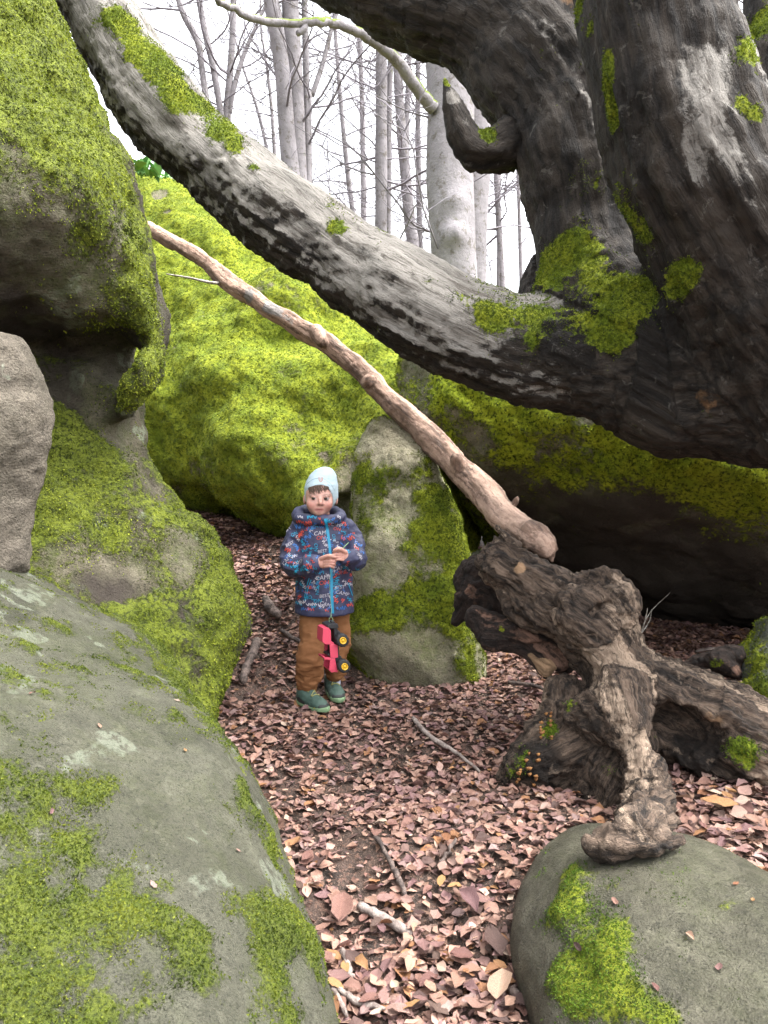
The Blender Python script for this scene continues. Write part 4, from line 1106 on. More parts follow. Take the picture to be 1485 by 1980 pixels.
def litter(P, r, size, tilt, lift, shade=1.0, rows=True):
    n = len(P)
    vi = r.integers(0, len(VAR), n)
    B = np.array([v[0] for v in VAR])[vi]
    L = size * r.uniform(.6, 1.25, n)
    B = B * L[:, None, None]
    R = rand_rot(n, r, tilt)
    W = np.einsum('nij,nkj->nki', R, B) + P[:, None, :]
    W[:, :, 2] += (r.random(n) * lift)[:, None]
    col = LPAL[r.choice(len(LPAL), n, p=LW)] * r.uniform(.72, 1.1, (n, 1)) * shade
    m = B.shape[1]
    Q = (np.arange(n)[:, None, None] * m + VAR[0][1][None]).reshape(-1, 4)
    U = np.array([v[2] for v in VAR])[vi].reshape(-1, 3)
    return W.reshape(-1, 3), Q, np.repeat(col, m, 0), U

# ground litter: tens of thousands of leaves and crumbs nobody could count
P, r = spread(25000, 41, 60, 420)
fl = Bag()
Vv, Qq, cc, uu = litter(P, r, .045, .28, .018)
fl.add(Vv, Qq, col=cc, luv=uu)
fl.obj('leaf_litter', M_LEAF, None, 'stuff')
P, r = spread(28000, 42, 60, 420)
n = len(P)
sz = .006 + .020 * r.random((n, 1, 1)) ** 2
base = np.array([[-.5, -.6, 0], [.5, -.4, .1], [.45, .5, 0], [-.4, .55, .15]])[None] * sz * (1 + .4 * r.standard_normal((n, 4, 3)))
W = np.einsum('nij,nkj->nki', rand_rot(n, r, .4), base) + P[:, None]; W[:, :, 2] += .004 + .012 * r.random((n, 1))
cb = LPAL[r.choice(len(LPAL), n, p=LW)] * r.uniform(.3, 1.1, (n, 1))
obj_np('leaf_crumbs', W.reshape(-1, 3), np.arange(n * 4).reshape(-1, 4), M_LEAF, None, 'stuff', False, {'col': np.repeat(cb, 4, 0), 'luv': np.tile([[.5, .3, 0]], (n * 4, 1))})

# the largest leaves on top, each by itself, pieces of the ground
LM = []
for i, (Vl, Ql, Ul) in enumerate(BIG):
    for j in range(3):
        cl = LPAL[lr.choice(len(LPAL), p=LW)] * .82
        LM.append(mesh_np('leaf', Vl, Ql, M_LEAF, True, {'col': np.tile(cl, (len(Vl), 1)), 'luv': Ul}))
P, r = spread(9000, 43, 10)
d = proj(P)
big = (1.35 - P[:, 2]) / d[:, 2] ** 2
big[d[:, 0] > 1230] *= 1.5
P = P[np.argsort(-big * r.uniform(.25, 1.0, len(P)))[:290]]
Rm = rand_rot(len(P), r, .22)
fixed = [(660, 1782, 2.25, .105, -.1), (957, 1848, 2.1, .10, .15), (1390, 1575, 2.42, .12, 1.3), (965, 1935, 1.95, .09, -.3), (905, 1770, 2.3, .09, .5)]
def ground_at(px, py):
    d = at(px, py, 1.0) - CAMP
    lo_, hi_ = .8, 9.0
    for t in np.arange(1.0, 9.0, .05):
        p = CAMP + d * t
        if p[2] < G(p[0], p[1]): hi_ = t; lo_ = t - .05; break
    for _ in range(12):
        m = (lo_ + hi_) / 2; p = CAMP + d * m
        if p[2] < G(p[0], p[1]): hi_ = m
        else: lo_ = m
    return CAMP + d * hi_
for i in range(len(P)):
    o = add_obj('leaf', LM[r.integers(0, len(LM))], ground)
    s_ = r.uniform(.036, .064) * (1.15 if d[0, 0] > 1200 else 1)
    o.matrix_world = Matrix.Translation(Vector(P[i] + [0, 0, .026 + .012 * r.random()])) @ Matrix([[*row] for row in Rm[i]]).to_4x4() @ Matrix.Scale(s_, 4)
for i, (px, py, Y, L, yaw) in enumerate(fixed):
    p = ground_at(px, py)
    o = add_obj('leaf', LM[(i * 12) % len(LM)], ground)
    o.matrix_world = Matrix.Translation(Vector(p + [0, 0, .045])) @ Matrix.Rotation(.25, 4, 'X') @ Matrix.Rotation(yaw, 4, 'Z') @ Matrix.Scale(L, 4)

# sticks lying on the leaves
s = NT('dark_stick', .75); M_STICK = s.done(s.mix(s.ramp(s.noise(25, 5, .7), .35, .65), (.035, .027, .024), (.14, .105, .09)), s.bump(s.noise(60, 5, .7), .01, 1))
s = NT('grey_stick', .8); M_STICK2 = s.done(s.mix(s.ramp(s.noise(25, 5, .7), .35, .65), (.11, .085, .075), (.27, .225, .20)), s.bump(s.noise(60, 5, .7), .01, 1))
STK = [([(694, 1768), (740, 1790), (795, 1822)], 9, 1, 'short thick grey stick lying alone on bare soil, low in the path'),
       ([(726, 1632), (748, 1670), (770, 1710), (788, 1755)], 6, 0, 'crooked dark stick just above the short thick grey one'),
       ([(798, 1398), (830, 1435), (880, 1466), (928, 1504)], 4, 1, 'long thin grey twig pointing towards the mossy root of the stump'),
       ([(512, 1164), (524, 1185), (540, 1202)], 9, 0, 'stubby grey piece of wood half way along the path, beside the child'),
       ([(498, 1246), (490, 1272), (476, 1300), (470, 1330)], 10, 0, 'blackened stick along the foot of the tall overhanging rock'),
       ([(545, 1228), (562, 1240), (584, 1254)], 5, 0, 'dark stick sticking out behind the leg of the child'),
       ([(664, 1852), (672, 1880), (684, 1916)], 6, 1, 'short upright looking stick near the foot of the grey boulder'),
       ([(632, 1912), (652, 1945), (670, 1985)], 5, 1, 'thin pale stick crossing the lower edge beside the grey boulder'),
       ([(650, 1932), (690, 1955), (742, 1972)], 6, 1, 'curved pale stick at the very bottom of the path'),
       ([(1060, 1318), (1072, 1332), (1086, 1346)], 6, 1, 'pale broken stick end under the split log'),
       ([(982, 1330), (1030, 1336), (1068, 1352)], 5, 0, 'thin black twig in the leaves between standing stone and stump'),
       ([(1345, 1266), (1390, 1262), (1436, 1258)], 3, 1, 'thin grey twig on the leaves in the dark hollow'),
       ([(880, 1640), (850, 1690)], 5, 0, 'black wet stick in the middle of the leaf covered path'),
       ([(986, 1930), (1012, 1952)], 10, 0, 'stub of dark wood beside the smooth boulder, bottom of path')]
r = np.random.default_rng(5)
for pts, rp, mt, lab in STK:
    W = []
    for px, py in pts:
        p = ground_at(px, py); W.append([*(p + [0, 0, .026]), rp * p[1] / FPX * (.75 + .5 * r.random())])
    C = crom(W, 5) if len(W) > 2 else crom([W[0], list((np.array(W[0]) + np.array(W[1])) / 2), W[1]], 5)
    C[:, :3] += r.normal(0, .0022, (len(C), 3)); C[:, 3] *= r.uniform(.8, 1.2, len(C)); C[-1, 3] *= .6; C[0, 3] *= .7
    Vt, Qt = tube(C, 9)
    o = Bag().add(Vt, Qt).obj('stick', [M_STICK, M_STICK2][mt])
    tag(o, lab, 'stick')
# bare twig standing in the hollow
tp = ground_at(1238, 1232)
Bt = Bag()
for pts in ([(1238, 1236, 0), (1246, 1205, 0), (1262, 1178, .02), (1296, 1146, .05)], [(1244, 1212, 0), (1250, 1188, 0), (1252, 1176, 0)], [(1242, 1222, 0), (1256, 1200, .02), (1260, 1178, .02)]):
    C = crom([list(at(a, b2, tp[1] - .5 + e)) + [.0045 - .0012 * i] for i, (a, b2, e) in enumerate(pts)], 4)
    Bt.add(*tube(C, 5))
o = Bt.obj('twig', M_PTWIG); tag(o, 'bare forked pale twig rising in front of the dark hollow', 'twig')

# a few stray leaves and bits lying on the stones
r = np.random.default_rng(88)
for bk, spots in ((b_b7, [(1180, 1740), (1330, 1800), (1430, 1700), (1445, 1735), (1390, 1860), (1110, 1830), (1270, 1900)]), (b_l1, [(345, 1345), (360, 1440), (200, 1400), (105, 1560), (470, 1640), (300, 1700), (60, 1330)])):
    for px, py in spots:
        k_ = np.argmin(np.linalg.norm(bk[1] - surf_at(bk[1], px, py), axis=1))
        p_, n_ = bk[1][k_], bk[3][k_]
        o = add_obj('leaf', LM[r.integers(0, len(LM))], bk[0])
        o.matrix_world = Matrix.Translation(Vector(p_ + n_ * .004)) @ Vector(n_).to_track_quat('Z', 'Y').to_matrix().to_4x4() @ Matrix.Rotation(r.uniform(0, 6.28), 4, 'Z') @ Matrix.Scale(r.uniform(.014, .030), 4)
# ------------------------------------------------------------------ bare trees beyond the rocks
s = NT('smooth_beech_bark', .85, .2)
c = s.mix(s.ramp(s.noise(3, 6, .65), .3, .7), (.195, .183, .192), (.135, .126, .131))
c = s.mix(s.ramp(s.noise(9, 7, .75), .53, .62, 0, .75), c, (.075, .066, .052))
c = s.mix(s.ramp(s.noise(2.2, 6, .8, dist=.6), .60, .68, 0, .7), c, (.07, .078, .03))
c = s.mix(s.ramp(s.voro(9, s.scaled(s.co(), (1, 1, .55))), .12, .06, 0, .8), c, (.10, .085, .07))
c = s.mix(s.ramp(s.attr('moss'), .4, .6), c, (.09, .12, .015))
M_BEECH = s.done(c, s.bump(s.noise(14, 6, .7), .03, .7))
s = NT('bare_twigs', .85, .2); M_TWIG = s.done(s.mix(s.ramp(s.noise(3, 3), .35, .65), (.17, .157, .175), (.11, .10, .11)))

def limb_noise(C, r, amp):
    C = np.array(C); n = len(C)
    C[1:, :3] += np.cumsum(r.normal(0, amp, (n - 1, 3)), 0) * np.array([1, 1, .4])
    return C
def twigs(bag, start, d, L, rad, depth, r):
    n = max(4, int(L / .22) + 2)
    pts = [np.array(start)]; dirs = d / np.linalg.norm(d)
    ds = []
    for i in range(n):
        dirs = dirs + r.normal(0, .13, 3) + np.array([0, 0, .03])
        dirs /= np.linalg.norm(dirs)
        pts.append(pts[-1] + dirs * L / n); ds.append(dirs)
    C = np.column_stack([pts, np.linspace(rad, rad * .35, n + 1)])
    bag.add(*tube(C, 4 if depth else 3, False))
    if depth <= 0: return
    m = r.integers(3, 6) if depth > 1 else r.integers(3, 6)
    for q in range(m):
        i = r.integers(1, n)
        nd = ds[i] + r.normal(0, .75, 3); nd[2] += .15
        twigs(bag, pts[i], nd, L * r.uniform(.35, .6), rad * .5, depth - 1, r)

def bg_tree(name, stems, label, seed, nb, bl, group=None, blob=None, cat='tree', extra=None, knots=()):
    """stems: lists of (px, py, Y, r px), top first"""
    r = np.random.default_rng(seed)
    Cs = []
    for st in stems:
        C = chain_px(st, 5)
        foot = C[-1].copy(); foot[2] = G(foot[0], foot[1]) - .15; foot[3] *= 1.15
        if C[-1, 2] > foot[2]: C = np.vstack([C, (C[-1] * 2 + foot) / 3, (C[-1] + foot * 2) / 3, foot])
        d = C[0, :3] - C[2, :3]; d /= np.linalg.norm(d)
        top = [np.append(C[0, :3] + d * k + np.array([0, 0, .2 * k]) + r.normal(0, .08, 3), C[0, 3] * max(.1, 1 - k / 7)) for k in (4.5, 3, 1.5)]
        Cs.append(np.vstack([top, C]))
    o = empty(name, (Cs[0][-1, 0], Cs[0][-1, 1], Cs[0][-1, 2]))
    tag(o, label, cat, group)
    tl = np.array(o.location)
    for C in Cs:
        C2 = crom(C, 4)
        Vt, Qt = tube(C2, 14, False)
        P = Vt
        rr = C2[:, 3].repeat(14)
        cen = C2[:, :3].repeat(14, 0)
        dirn = (Vt - cen) / rr[:, None]
        amp = .07 * fbm(Vt * np.array([1, 1, .4]), 1.2 / max(.06, C2[:, 3].mean()) * .3, 3, seed)
        Vt = Vt + dirn * (rr * amp)[:, None]
        for kx, ky, kr in knots:
            c = surf_at(Vt, kx, ky, 40); d_ = np.linalg.norm(Vt - c, axis=1)
            Vt = Vt + dirn * (.05 * np.exp(-(d_ / kr) ** 2))[:, None]
        ms_ = np.zeros(len(Vt))
        obj_np('trunk', Vt - tl, Qt, M_BEECH, o, attrs={'moss': ms_})
    bag = Bag()
    for q in range(int(nb * 1.6)):
        C = Cs[r.integers(0, len(Cs))]
        i = r.integers(0, len(C) - 2)
        t = r.random()
        p = C[i, :3] * (1 - t) + C[i + 1, :3] * t
        if p[2] < 2.0: p[2] = 2.0 + r.random() * 4
        a = r.uniform(0, 2 * math.pi)
        dv = np.array([math.cos(a), math.sin(a) * .7, r.uniform(-.15, .7)])
        twigs(bag, p, dv, bl * r.uniform(.5, 1.2), min(C[i, 3] * .35, r.uniform(.008, .022)), 2, r)
    bag.obj('crown', M_TWIG, o, loc=tl)
    if extra: extra(o, tl, r)
    return o

def mossy_arm(o, tl, r):
    C = chain_px([(838, 210, 8.0, 13), (815, 182, 7.9, 12), (775, 128, 7.7, 11), (735, 88, 7.5, 10), (690, 60, 7.3, 9), (640, 44, 7.1, 8), (615, 42, 7.0, 8), (570, 46, 6.9, 7), (510, 40, 6.7, 7), (455, 20, 6.5, 6.5), (415, -5, 6.3, 6), (330, -60, 6.1, 5)], 5)
    C[:, :3] += r.normal(0, .006, (len(C), 3))
    Vt, Qt = tube(C, 10)
    top = vnormals_t(Vt, Qt)
    q = proj(Vt)
    ms_ = .15 + .9 * top + .5 * fbm(Vt, 5, 3, 401)
    Bag().add(Vt, Qt, moss=ms_).obj('mossy_limb', M_BEECH, o, loc=tl)
    Cs2 = chain_px([(592, 46, 6.95, 6), (586, 58, 6.93, 6), (574, 66, 6.92, 5)], 3)
    Bag().add(*tube(Cs2, 7), moss=0.0).obj('branch_stub', M_BEECH, o, loc=tl)
def vnormals_t(V, Q):
    n = np.zeros((len(V), 3))
    fn = np.cross(V[Q[:, 1]] - V[Q[:, 0]], V[Q[:, 2]] - V[Q[:, 0]])
    for k in range(3):
        for j in range(Q.shape[1]): n[:, k] += np.bincount(Q[:, j], fn[:, k], len(V))
    n /= np.linalg.norm(n, axis=1, keepdims=True) + 1e-9
    return n[:, 2]

bg_tree('beech_tree', [[(868, -120, 8.3, 52), (870, 60, 8.3, 50), (872, 200, 8.2, 46), (870, 340, 8.1, 44), (876, 460, 8.0, 43), (880, 560, 8.0, 44)]], 'thick pale beech trunk with knots seen through the arch of the old tree', 501, 4, 2.0, extra=mossy_arm,
        knots=[(866, 350, .10), (864, 468, .09), (883, 497, .07), (898, 408, .08)])
bg_tree('beech_tree', [[(925, 60, 9.5, 34), (922, 200, 9.5, 32), (914, 420, 9.4, 28), (912, 560, 9.4, 27)]], 'beech trunk half hidden just behind the thick pale knotty trunk', 502, 5, 2.0)
bg_tree('beech_tree', [[(512, -60, 11, 15), (530, 30, 11, 15), (546, 140, 11, 15.5), (556, 260, 11, 16), (566, 380, 11, 18)], [(560, -60, 11.15, 15), (563, 60, 11.1, 16), (572, 200, 11.1, 15), (580, 380, 11.1, 16)],
                       [(588, -60, 11.3, 5), (590, 60, 11.3, 6), (593, 200, 11.25, 6), (596, 380, 11.2, 7)], [(668, -20, 11.5, 3), (643, 50, 11.4, 4), (625, 120, 11.35, 4.5), (598, 200, 11.25, 5)]], 'bare beech with twin pale stems and a thin third stem', 503, 16, 2.4)
bg_tree('beech_tree', [[(330, -60, 14, 5), (352, 20, 14, 6), (382, 80, 14, 6.5), (390, 130, 14, 6), (408, 260, 14, 7), (420, 330, 14, 8)], [(376, -60, 14.1, 5), (392, 40, 14.1, 6), (412, 130, 14.1, 6), (430, 240, 14.1, 6), (436, 330, 14.1, 7)], [(452, -60, 14.2, 6), (450, 60, 14.2, 6), (444, 150, 14.2, 6), (436, 240, 14.2, 7), (436, 330, 14.2, 7)],
                       [(500, 40, 14.3, 3), (470, 110, 14.25, 4), (450, 180, 14.2, 5), (442, 230, 14.2, 5)]], 'slender bare tree with several leaning stems, above the mossy slope', 504, 18, 3.0)
bg_tree('beech_tree', [[(736, -60, 12, 10), (737, 100, 12, 11), (737, 300, 12, 11.5), (736, 480, 12, 12)], [(758, 60, 12.3, 5), (752, 220, 12.3, 6), (750, 480, 12.2, 6)]], 'slim straight tree left of the thick pale knotty trunk', 505, 22, 3.0)
bg_tree('beech_tree', [[(766, -40, 15, 7), (770, 150, 15, 9), (780, 300, 15, 10), (798, 480, 15, 12)], [(800, -40, 15.2, 4), (790, 150, 15.2, 5), (786, 300, 15.1, 6), (800, 480, 15, 7)], [(812, -40, 15.6, 4), (808, 200, 15.6, 5), (812, 500, 15.6, 6)]], 'cluster of thin pale stems crowding beside the thick trunk', 506, 18, 3.0)
bg_tree('beech_tree', [[(954, 120, 15, 5), (960, 330, 15, 5.5), (966, 460, 15, 6), (974, 620, 15, 7)], [(968, 250, 15.1, 3), (964, 390, 15.05, 4), (966, 460, 15, 5)]], 'lone thin tree standing in the sky gap right of the thick trunk', 507, 16, 3.2)
bg_tree('beech_tree', [[(930, 300, 13, 4), (924, 420, 13, 5), (918, 600, 13, 6)]], 'thin dark stem close to the right side of the thick trunk', 508, 8, 2.6)
bg_tree('beech_tree', [[(640, -60, 18, 3), (655, 150, 18, 4), (672, 330, 18, 5), (690, 460, 18, 6)]], 'thin leaning sapling between the twin stemmed beech and the slim straight tree', 509, 14, 3.2)
bg_tree('beech_tree', [[(1440, -100, 12, 4), (1445, 60, 12, 5), (1450, 200, 12, 6)]], 'thin bare tree glimpsed in the upper right gap beside the old trunk', 510, 10, 2.6)
bg_tree('beech_tree', [[(505, 60, 17, 2), (520, 160, 17, 3), (528, 250, 17, 3.5), (533, 340, 17, 4)], [(470, 130, 17.2, 2), (500, 220, 17.1, 3), (525, 330, 17, 3.5)]], 'wispy sapling with curved stems behind the long mossy limb', 511, 12, 2.6)
bg_tree('beech_tree', [[(1000, 300, 22, 3), (1004, 420, 22, 3.5), (1010, 620, 22, 4)]], 'very thin distant tree near the edge of the arched trunk', 512, 12, 4.0)
bg_tree('beech_tree', [[(690, -50, 24, 4), (700, 200, 24, 5), (704, 460, 24, 6)]], 'faint distant tree between the sapling and the slim straight tree', 513, 14, 4.0)

# leafy plants on top of the mossy slope
s = NT('herb_leaf', .5, .4); M_HERB = s.done(s.mix(s.ramp(s.noise(9, 3), .35, .65), (.09, .22, .06), (.19, .36, .12)))
r = np.random.default_rng(9)
for pi, (px, py, hpx, lab) in enumerate([(280, 338, 46, 'leafy green herb on top of the mossy slope, close to the tall rock'), (306, 338, 38, 'leafy green herb on top of the mossy slope, middle one of three'), (332, 342, 26, 'small green herb on top of the mossy slope, under the long limb')]):
    c = at(px, py + 4, 6.75)
    o = empty('herb', c); tag(o, lab, 'plant', 'green herbs on the mossy slope')
    H = hpx * 6.75 / FPX
    for q in range(13):
        a = r.uniform(0, 2 * math.pi); ln = H * r.uniform(.7, 1.25); el = r.uniform(.35, 1.25)
        t = np.linspace(0, 1, 6)
        rad = ln * t * math.cos(el) ; zz = ln * (t * math.sin(el) - .35 * t ** 2 * math.cos(el))
        w = ln * .17 * np.sin(np.pi * t ** .8) + .002
        dx, dy = math.cos(a), math.sin(a)
        Vv = np.concatenate([np.stack([rad * dx - w * dy * k, rad * dy + w * dx * k, zz + abs(k) * w * .5], -1) for k in (-1, 0, 1)])
        Qq = [[k * 6 + i, k * 6 + i + 1, (k + 1) * 6 + i + 1, (k + 1) * 6 + i] for k in (0, 1) for i in range(5)]
        obj_np('leaf', Vv + r.normal(0, .05, 3) * np.array([1, 1, 0]), Qq, M_HERB, o)
# ------------------------------------------------------------------ the child
FEET = ground_at(622, 1362)
BT = FEET.copy()
def plain(name, col, rough=.7, spec=.3, bump=None, sss=0):
    s = NT(name, rough, spec)
    s.set(s.b, 'Base Color', col)
    if sss: s.b.inputs['Subsurface Weight'].default_value = sss; s.b.inputs['Subsurface Radius'].default_value = (.012, .005, .003)
    if bump: s.set(s.b, 'Normal', s.bump(s.noise(bump[0], 4, .6), bump[1], bump[2]))
    return s.m
s = NT('skin', .5, .35); s.b.inputs['Subsurface Weight'].default_value = .12; s.b.inputs['Subsurface Radius'].default_value = (.010, .004, .0025)
M_SKIN = s.done(s.mix(s.ramp(s.noise(120, 3), .3, .7), s.attr('col', 'Color'), s.mix(1.0, s.attr('col', 'Color'), (.9, .86, .86), 'MULTIPLY')))
def K(*pts): return crom([list(at(a, b, Y)) + [r] for a, b, Y, r in pts], 3) if len(pts) > 2 else np.array([list(at(a, b, Y)) + [r] for a, b, Y, r in pts])
def E(px, py, Y, rx, ry, rz):
    c = at(px, py, Y).astype(f32); rr = np.array([rx, ry, rz], f32)
    def g(p):
        q = (p - c) / rr
        k0 = np.sqrt((q ** 2).sum(-1)); k1 = np.sqrt(((q / rr) ** 2).sum(-1)) + 1e-9
        return k0 * (k0 - 1) / k1
    return g
ARM_R = K((585, 1026, 3.43, .030), (566, 1060, 3.41, .030), (563, 1092, 3.36, .028), (590, 1094, 3.27, .024), (615, 1088, 3.205, .021))
ARM_L = K((666, 1024, 3.43, .030), (686, 1052, 3.41, .030), (690, 1080, 3.35, .028), (682, 1083, 3.27, .024), (671, 1078, 3.215, .021))
hands = []
for k in range(4):
    y0 = 1080 + 5.0 * k - (1.5 if k == 0 else 0)
    rr = (.0064, .0068, .0064, .0056)[k]
    sx_ = (0, 1.2, .6, -1.6)[k]
    hands.append(K((628, y0 + 1, 3.180, rr), (637 + sx_, y0 - .5, 3.166, rr), (643.5 + sx_, y0 + .5, 3.166, rr * .95), (646.5 + sx_, y0 + 2.2, 3.180, rr * .9), (643 + sx_, y0 + 3, 3.192, rr * .85)))
    y1 = 1066.5 + 5.0 * k - (1.5 if k == 0 else 0)
    hands.append(K((663, y1 + 1.5, 3.180, rr), (654 - sx_, y1, 3.166, rr), (648 - sx_, y1 + .5, 3.166, rr * .95), (645 - sx_, y1 + 2.2, 3.180, rr * .9), (648 - sx_, y1 + 3, 3.192, rr * .85)))
hands.append(K((622, 1080, 3.185, .010), (632, 1075.5, 3.165, .0085), (640, 1074.5, 3.158, .0078), (647, 1077.5, 3.160, .0066)))
hands.append(K((668, 1068, 3.185, .010), (660, 1062.5, 3.165, .0085), (653, 1061, 3.158, .0078), (646.5, 1064, 3.160, .0066)))
palms = [E(625, 1088, 3.195, .022, .017, .024), E(665, 1075, 3.195, .022, .017, .024)]
NECK = K((618, 985, 3.415, .040), (621, 1010, 3.43, .044))
LEGL = K((608, 1180, 3.43, .05), (603, 1250, 3.39, .040), (596, 1320, 3.41, .028), (596, 1345, 3.405, .026), (612, 1362, 3.375, .022))
LEGR = K((650, 1180, 3.46, .045), (654, 1250, 3.46, .036), (648, 1305, 3.52, .026), (646, 1325, 3.52, .024), (652, 1340, 3.47, .022))
def f_head(p):
    f = smin(E(620, 948, 3.405, .066, .080, .080)(p), E(618, 966, 3.378, .0545, .066, .062)(p), .03)
    f = smin(f, E(617, 981, 3.362, .041, .046, .036)(p), .03)
    f = smin(f, E(616.5, 990.5, 3.330, .017, .016, .012)(p), .02)
    for g in (E(603, 975, 3.338, .020, .022, .020), E(633.5, 975, 3.338, .020, .022, .020)): f = smin(f, g(p), .02)
    for g in (E(607.0, 962.6, 3.302, .0150, .012, .0085), E(630.5, 962.8, 3.302, .0150, .012, .0085)): f = smax(f, -g(p), .010)      # eye sockets
    for g in (E(606.5, 958.2, 3.323, .0165, .012, .0052), E(631, 958.4, 3.323, .0165, .012, .0052)): f = smin(f, g(p), .010)              # brows
    for x_ in (606.9, 630.6): f = smin(f, chain_sdf(p, K((x_ - 5, 961.6, 3.3175, .0016), (x_, 961.2, 3.3085, .0024), (x_ + 5, 961.6, 3.3175, .0016))), .003); f = smin(f, chain_sdf(p, K((x_ - 5, 964.2, 3.3175, .0014), (x_, 965.6, 3.311, .0018), (x_ + 5, 964.4, 3.3175, .0014))), .003)
    f = smin(f, chain_sdf(p, K((618.8, 960, 3.318, .0065), (619.4, 968, 3.306, .0075), (619.8, 973, 3.299, .0092))), .008)
    for g in (E(615.6, 974.6, 3.309, .0058, .008, .005), E(623.8, 974.6, 3.309, .0058, .008, .005)): f = smin(f, g(p), .005)
    f = smin(f, chain_sdf(p, K((609.5, 985.0, 3.3235, .0030), (614, 983.3, 3.3135, .0046), (617.3, 983.8, 3.3115, .0044), (620.5, 983.3, 3.3135, .0046), (625.5, 985.2, 3.3235, .0030))), .004)
    f = smin(f, chain_sdf(p, K((611, 986.6, 3.322, .0030), (617.2, 988, 3.3135, .0056), (624, 986.8, 3.322, .0030))), .004)
    f = smax(f, -chain_sdf(p, K((609.5, 985.8, 3.318, .0008), (617.3, 985.7, 3.3075, .0012), (625, 986, 3.318, .0008))), .0025)
    for g in (E(589.5, 966, 3.41, .008, .016, .022), E(650, 966, 3.41, .008, .016, .022)): f = smin(f, g(p), .008)                     # ears
    return f
def f_body(p):
    f = f_head(p)
    f = smin(f, chain_sdf(p, NECK), .02)
    t = E(622, 1090, 3.44, .095, .065, .20)(p)
    f = smin(f, t, .03)
    for C in (ARM_R, ARM_L): f = smin(f, chain_sdf(p, C), .025)
    h = np.minimum(palms[0](p), palms[1](p))
    f = smin(f, h, .014)
    for C in hands: f = smin(f, chain_sdf(p, C), .0012)
    for C in (LEGL, LEGR): f = smin(f, chain_sdf(p, C), .03)
    return f
ha, hb = at(560, 1120, 3.6), at(700, 900, 3.1)
V1, Q1 = sdf_mesh(f_body, [FEET[0] - .32, 3.10, FEET[2] - .03], [FEET[0] + .32, 3.66, at(620, 895, 3.4)[2]], .0033, 2.0)
q = proj(V1)
def near(px, py, rx, ry): return np.exp(-((q[:, 0] - px) / rx) ** 2 - ((q[:, 1] - py) / ry) ** 2)
N1 = vnormals(V1, Q1)
front = (N1[:, 1] < .2)
col = np.tile([.45, .26, .21], (len(V1), 1))
def dab(w, c):
    global col
    w = np.clip(w, 0, 1)[:, None] * front[:, None]; col = col * (1 - w) + np.array(c) * w
dab(.60 * (near(600, 978, 10, 8) + near(637, 978, 9, 8)), (.42, .165, .14))
dab(.45 * near(619.8, 974, 6, 4), (.36, .135, .11))
dab(.55 * (near(607, 967.5, 8, 3) + near(630.5, 967.5, 8, 3)), (.30, .155, .135))
for px, sx_ in ((605.5, -1), (632, 1)): dab(.75 * np.exp(-((q[:, 0] - px) / 8) ** 4 - ((q[:, 1] - (956.3 + .02 * (q[:, 0] - px) ** 2)) / 2.0) ** 2), (.085, .05, .032))
dab(1.0 * np.exp(-((q[:, 0] - 617.3) / 8.6) ** 4 - ((q[:, 1] - 985.9) / 3.4) ** 2), (.27, .085, .075))
dab(.9 * np.exp(-((q[:, 0] - 617.3) / 8.0) ** 4 - ((q[:, 1] - 985.8) / .8) ** 2), (.09, .03, .028))
dab(.8 * (near(616.2, 976.8, 1.6, 1.0) + near(623.2, 976.8, 1.6, 1.0)), (.10, .04, .035))
for k in range(3):  # shade between the fingers painted as darker lines
    for cx_, cy_ in ((641, 1082.5), (650, 1069)):
        dab(.75 * np.exp(-((q[:, 0] - cx_) / 7.5) ** 4 - ((q[:, 1] - (cy_ + 5 * k)) / 1.1) ** 2), (.20, .08, .06))
dab(.3 * (q[:, 1] > 1050), (.46, .205, .165))
person = obj_np('person', V1 - BT, Q1, M_SKIN, attrs={'col': col})
person.location = BT
tag(person, 'small child in pale blue beanie and navy printed jacket, holding a toy on a string', 'person')
BODY = BVHTree.FromPolygons(V1.tolist(), Q1.tolist())
def clothing(name, f, lo, hi, h, mat, disp=(), parent=None, attrs=None):
    V, Q = sdf_mesh(f, lo, hi, h, 2.2)
    for fn in disp:
        N = vnormals(V, Q); V = V + N * fn(V)[:, None]
    o = obj_np(name, V - BT, Q, mat, parent or person)
    return o, V, Q
plo = np.array([FEET[0] - .32, 3.08, FEET[2] - .03]); phi = np.array([FEET[0] + .32, 3.70, at(620, 890, 3.4)[2]])

# eyes
s = NT('eye', .12, .6)
lc = s.attr('col', 'Color'); s.done(lc); M_EYE = s.m
for px, py, ix in ((607.2, 963.2, 605.9), (630.6, 963.4, 629.2)):
    c = at(px, py, 3.3215); bm = bmesh.new(); bmesh.ops.create_uvsphere(bm, u_segments=32, v_segments=24, radius=.0122)
    me = bpy.data.meshes.new('eye'); bm.to_mesh(me); bm.free()
    Ve = np.array([v.co[:] for v in me.vertices]) + c
    g = at(ix, py + .2, 3.3215 - .0122)
    d = np.linalg.norm(Ve - g, axis=1)
    cc = np.where((d < .0084)[:, None], [.035, .02, .012], [.30, .27, .26]); cc = np.where((d < .003)[:, None], [.004, .004, .004], cc)
    me.vertices.foreach_set('co', (Ve - BT).astype(f32).ravel())
    me.attributes.new('col', 'FLOAT_VECTOR', 'POINT').data.foreach_set('vector', cc.astype(f32).ravel())
    me.materials.append(M_EYE)
    for p_ in me.polygons: p_.use_smooth = True
    add_obj('eye', me, person)

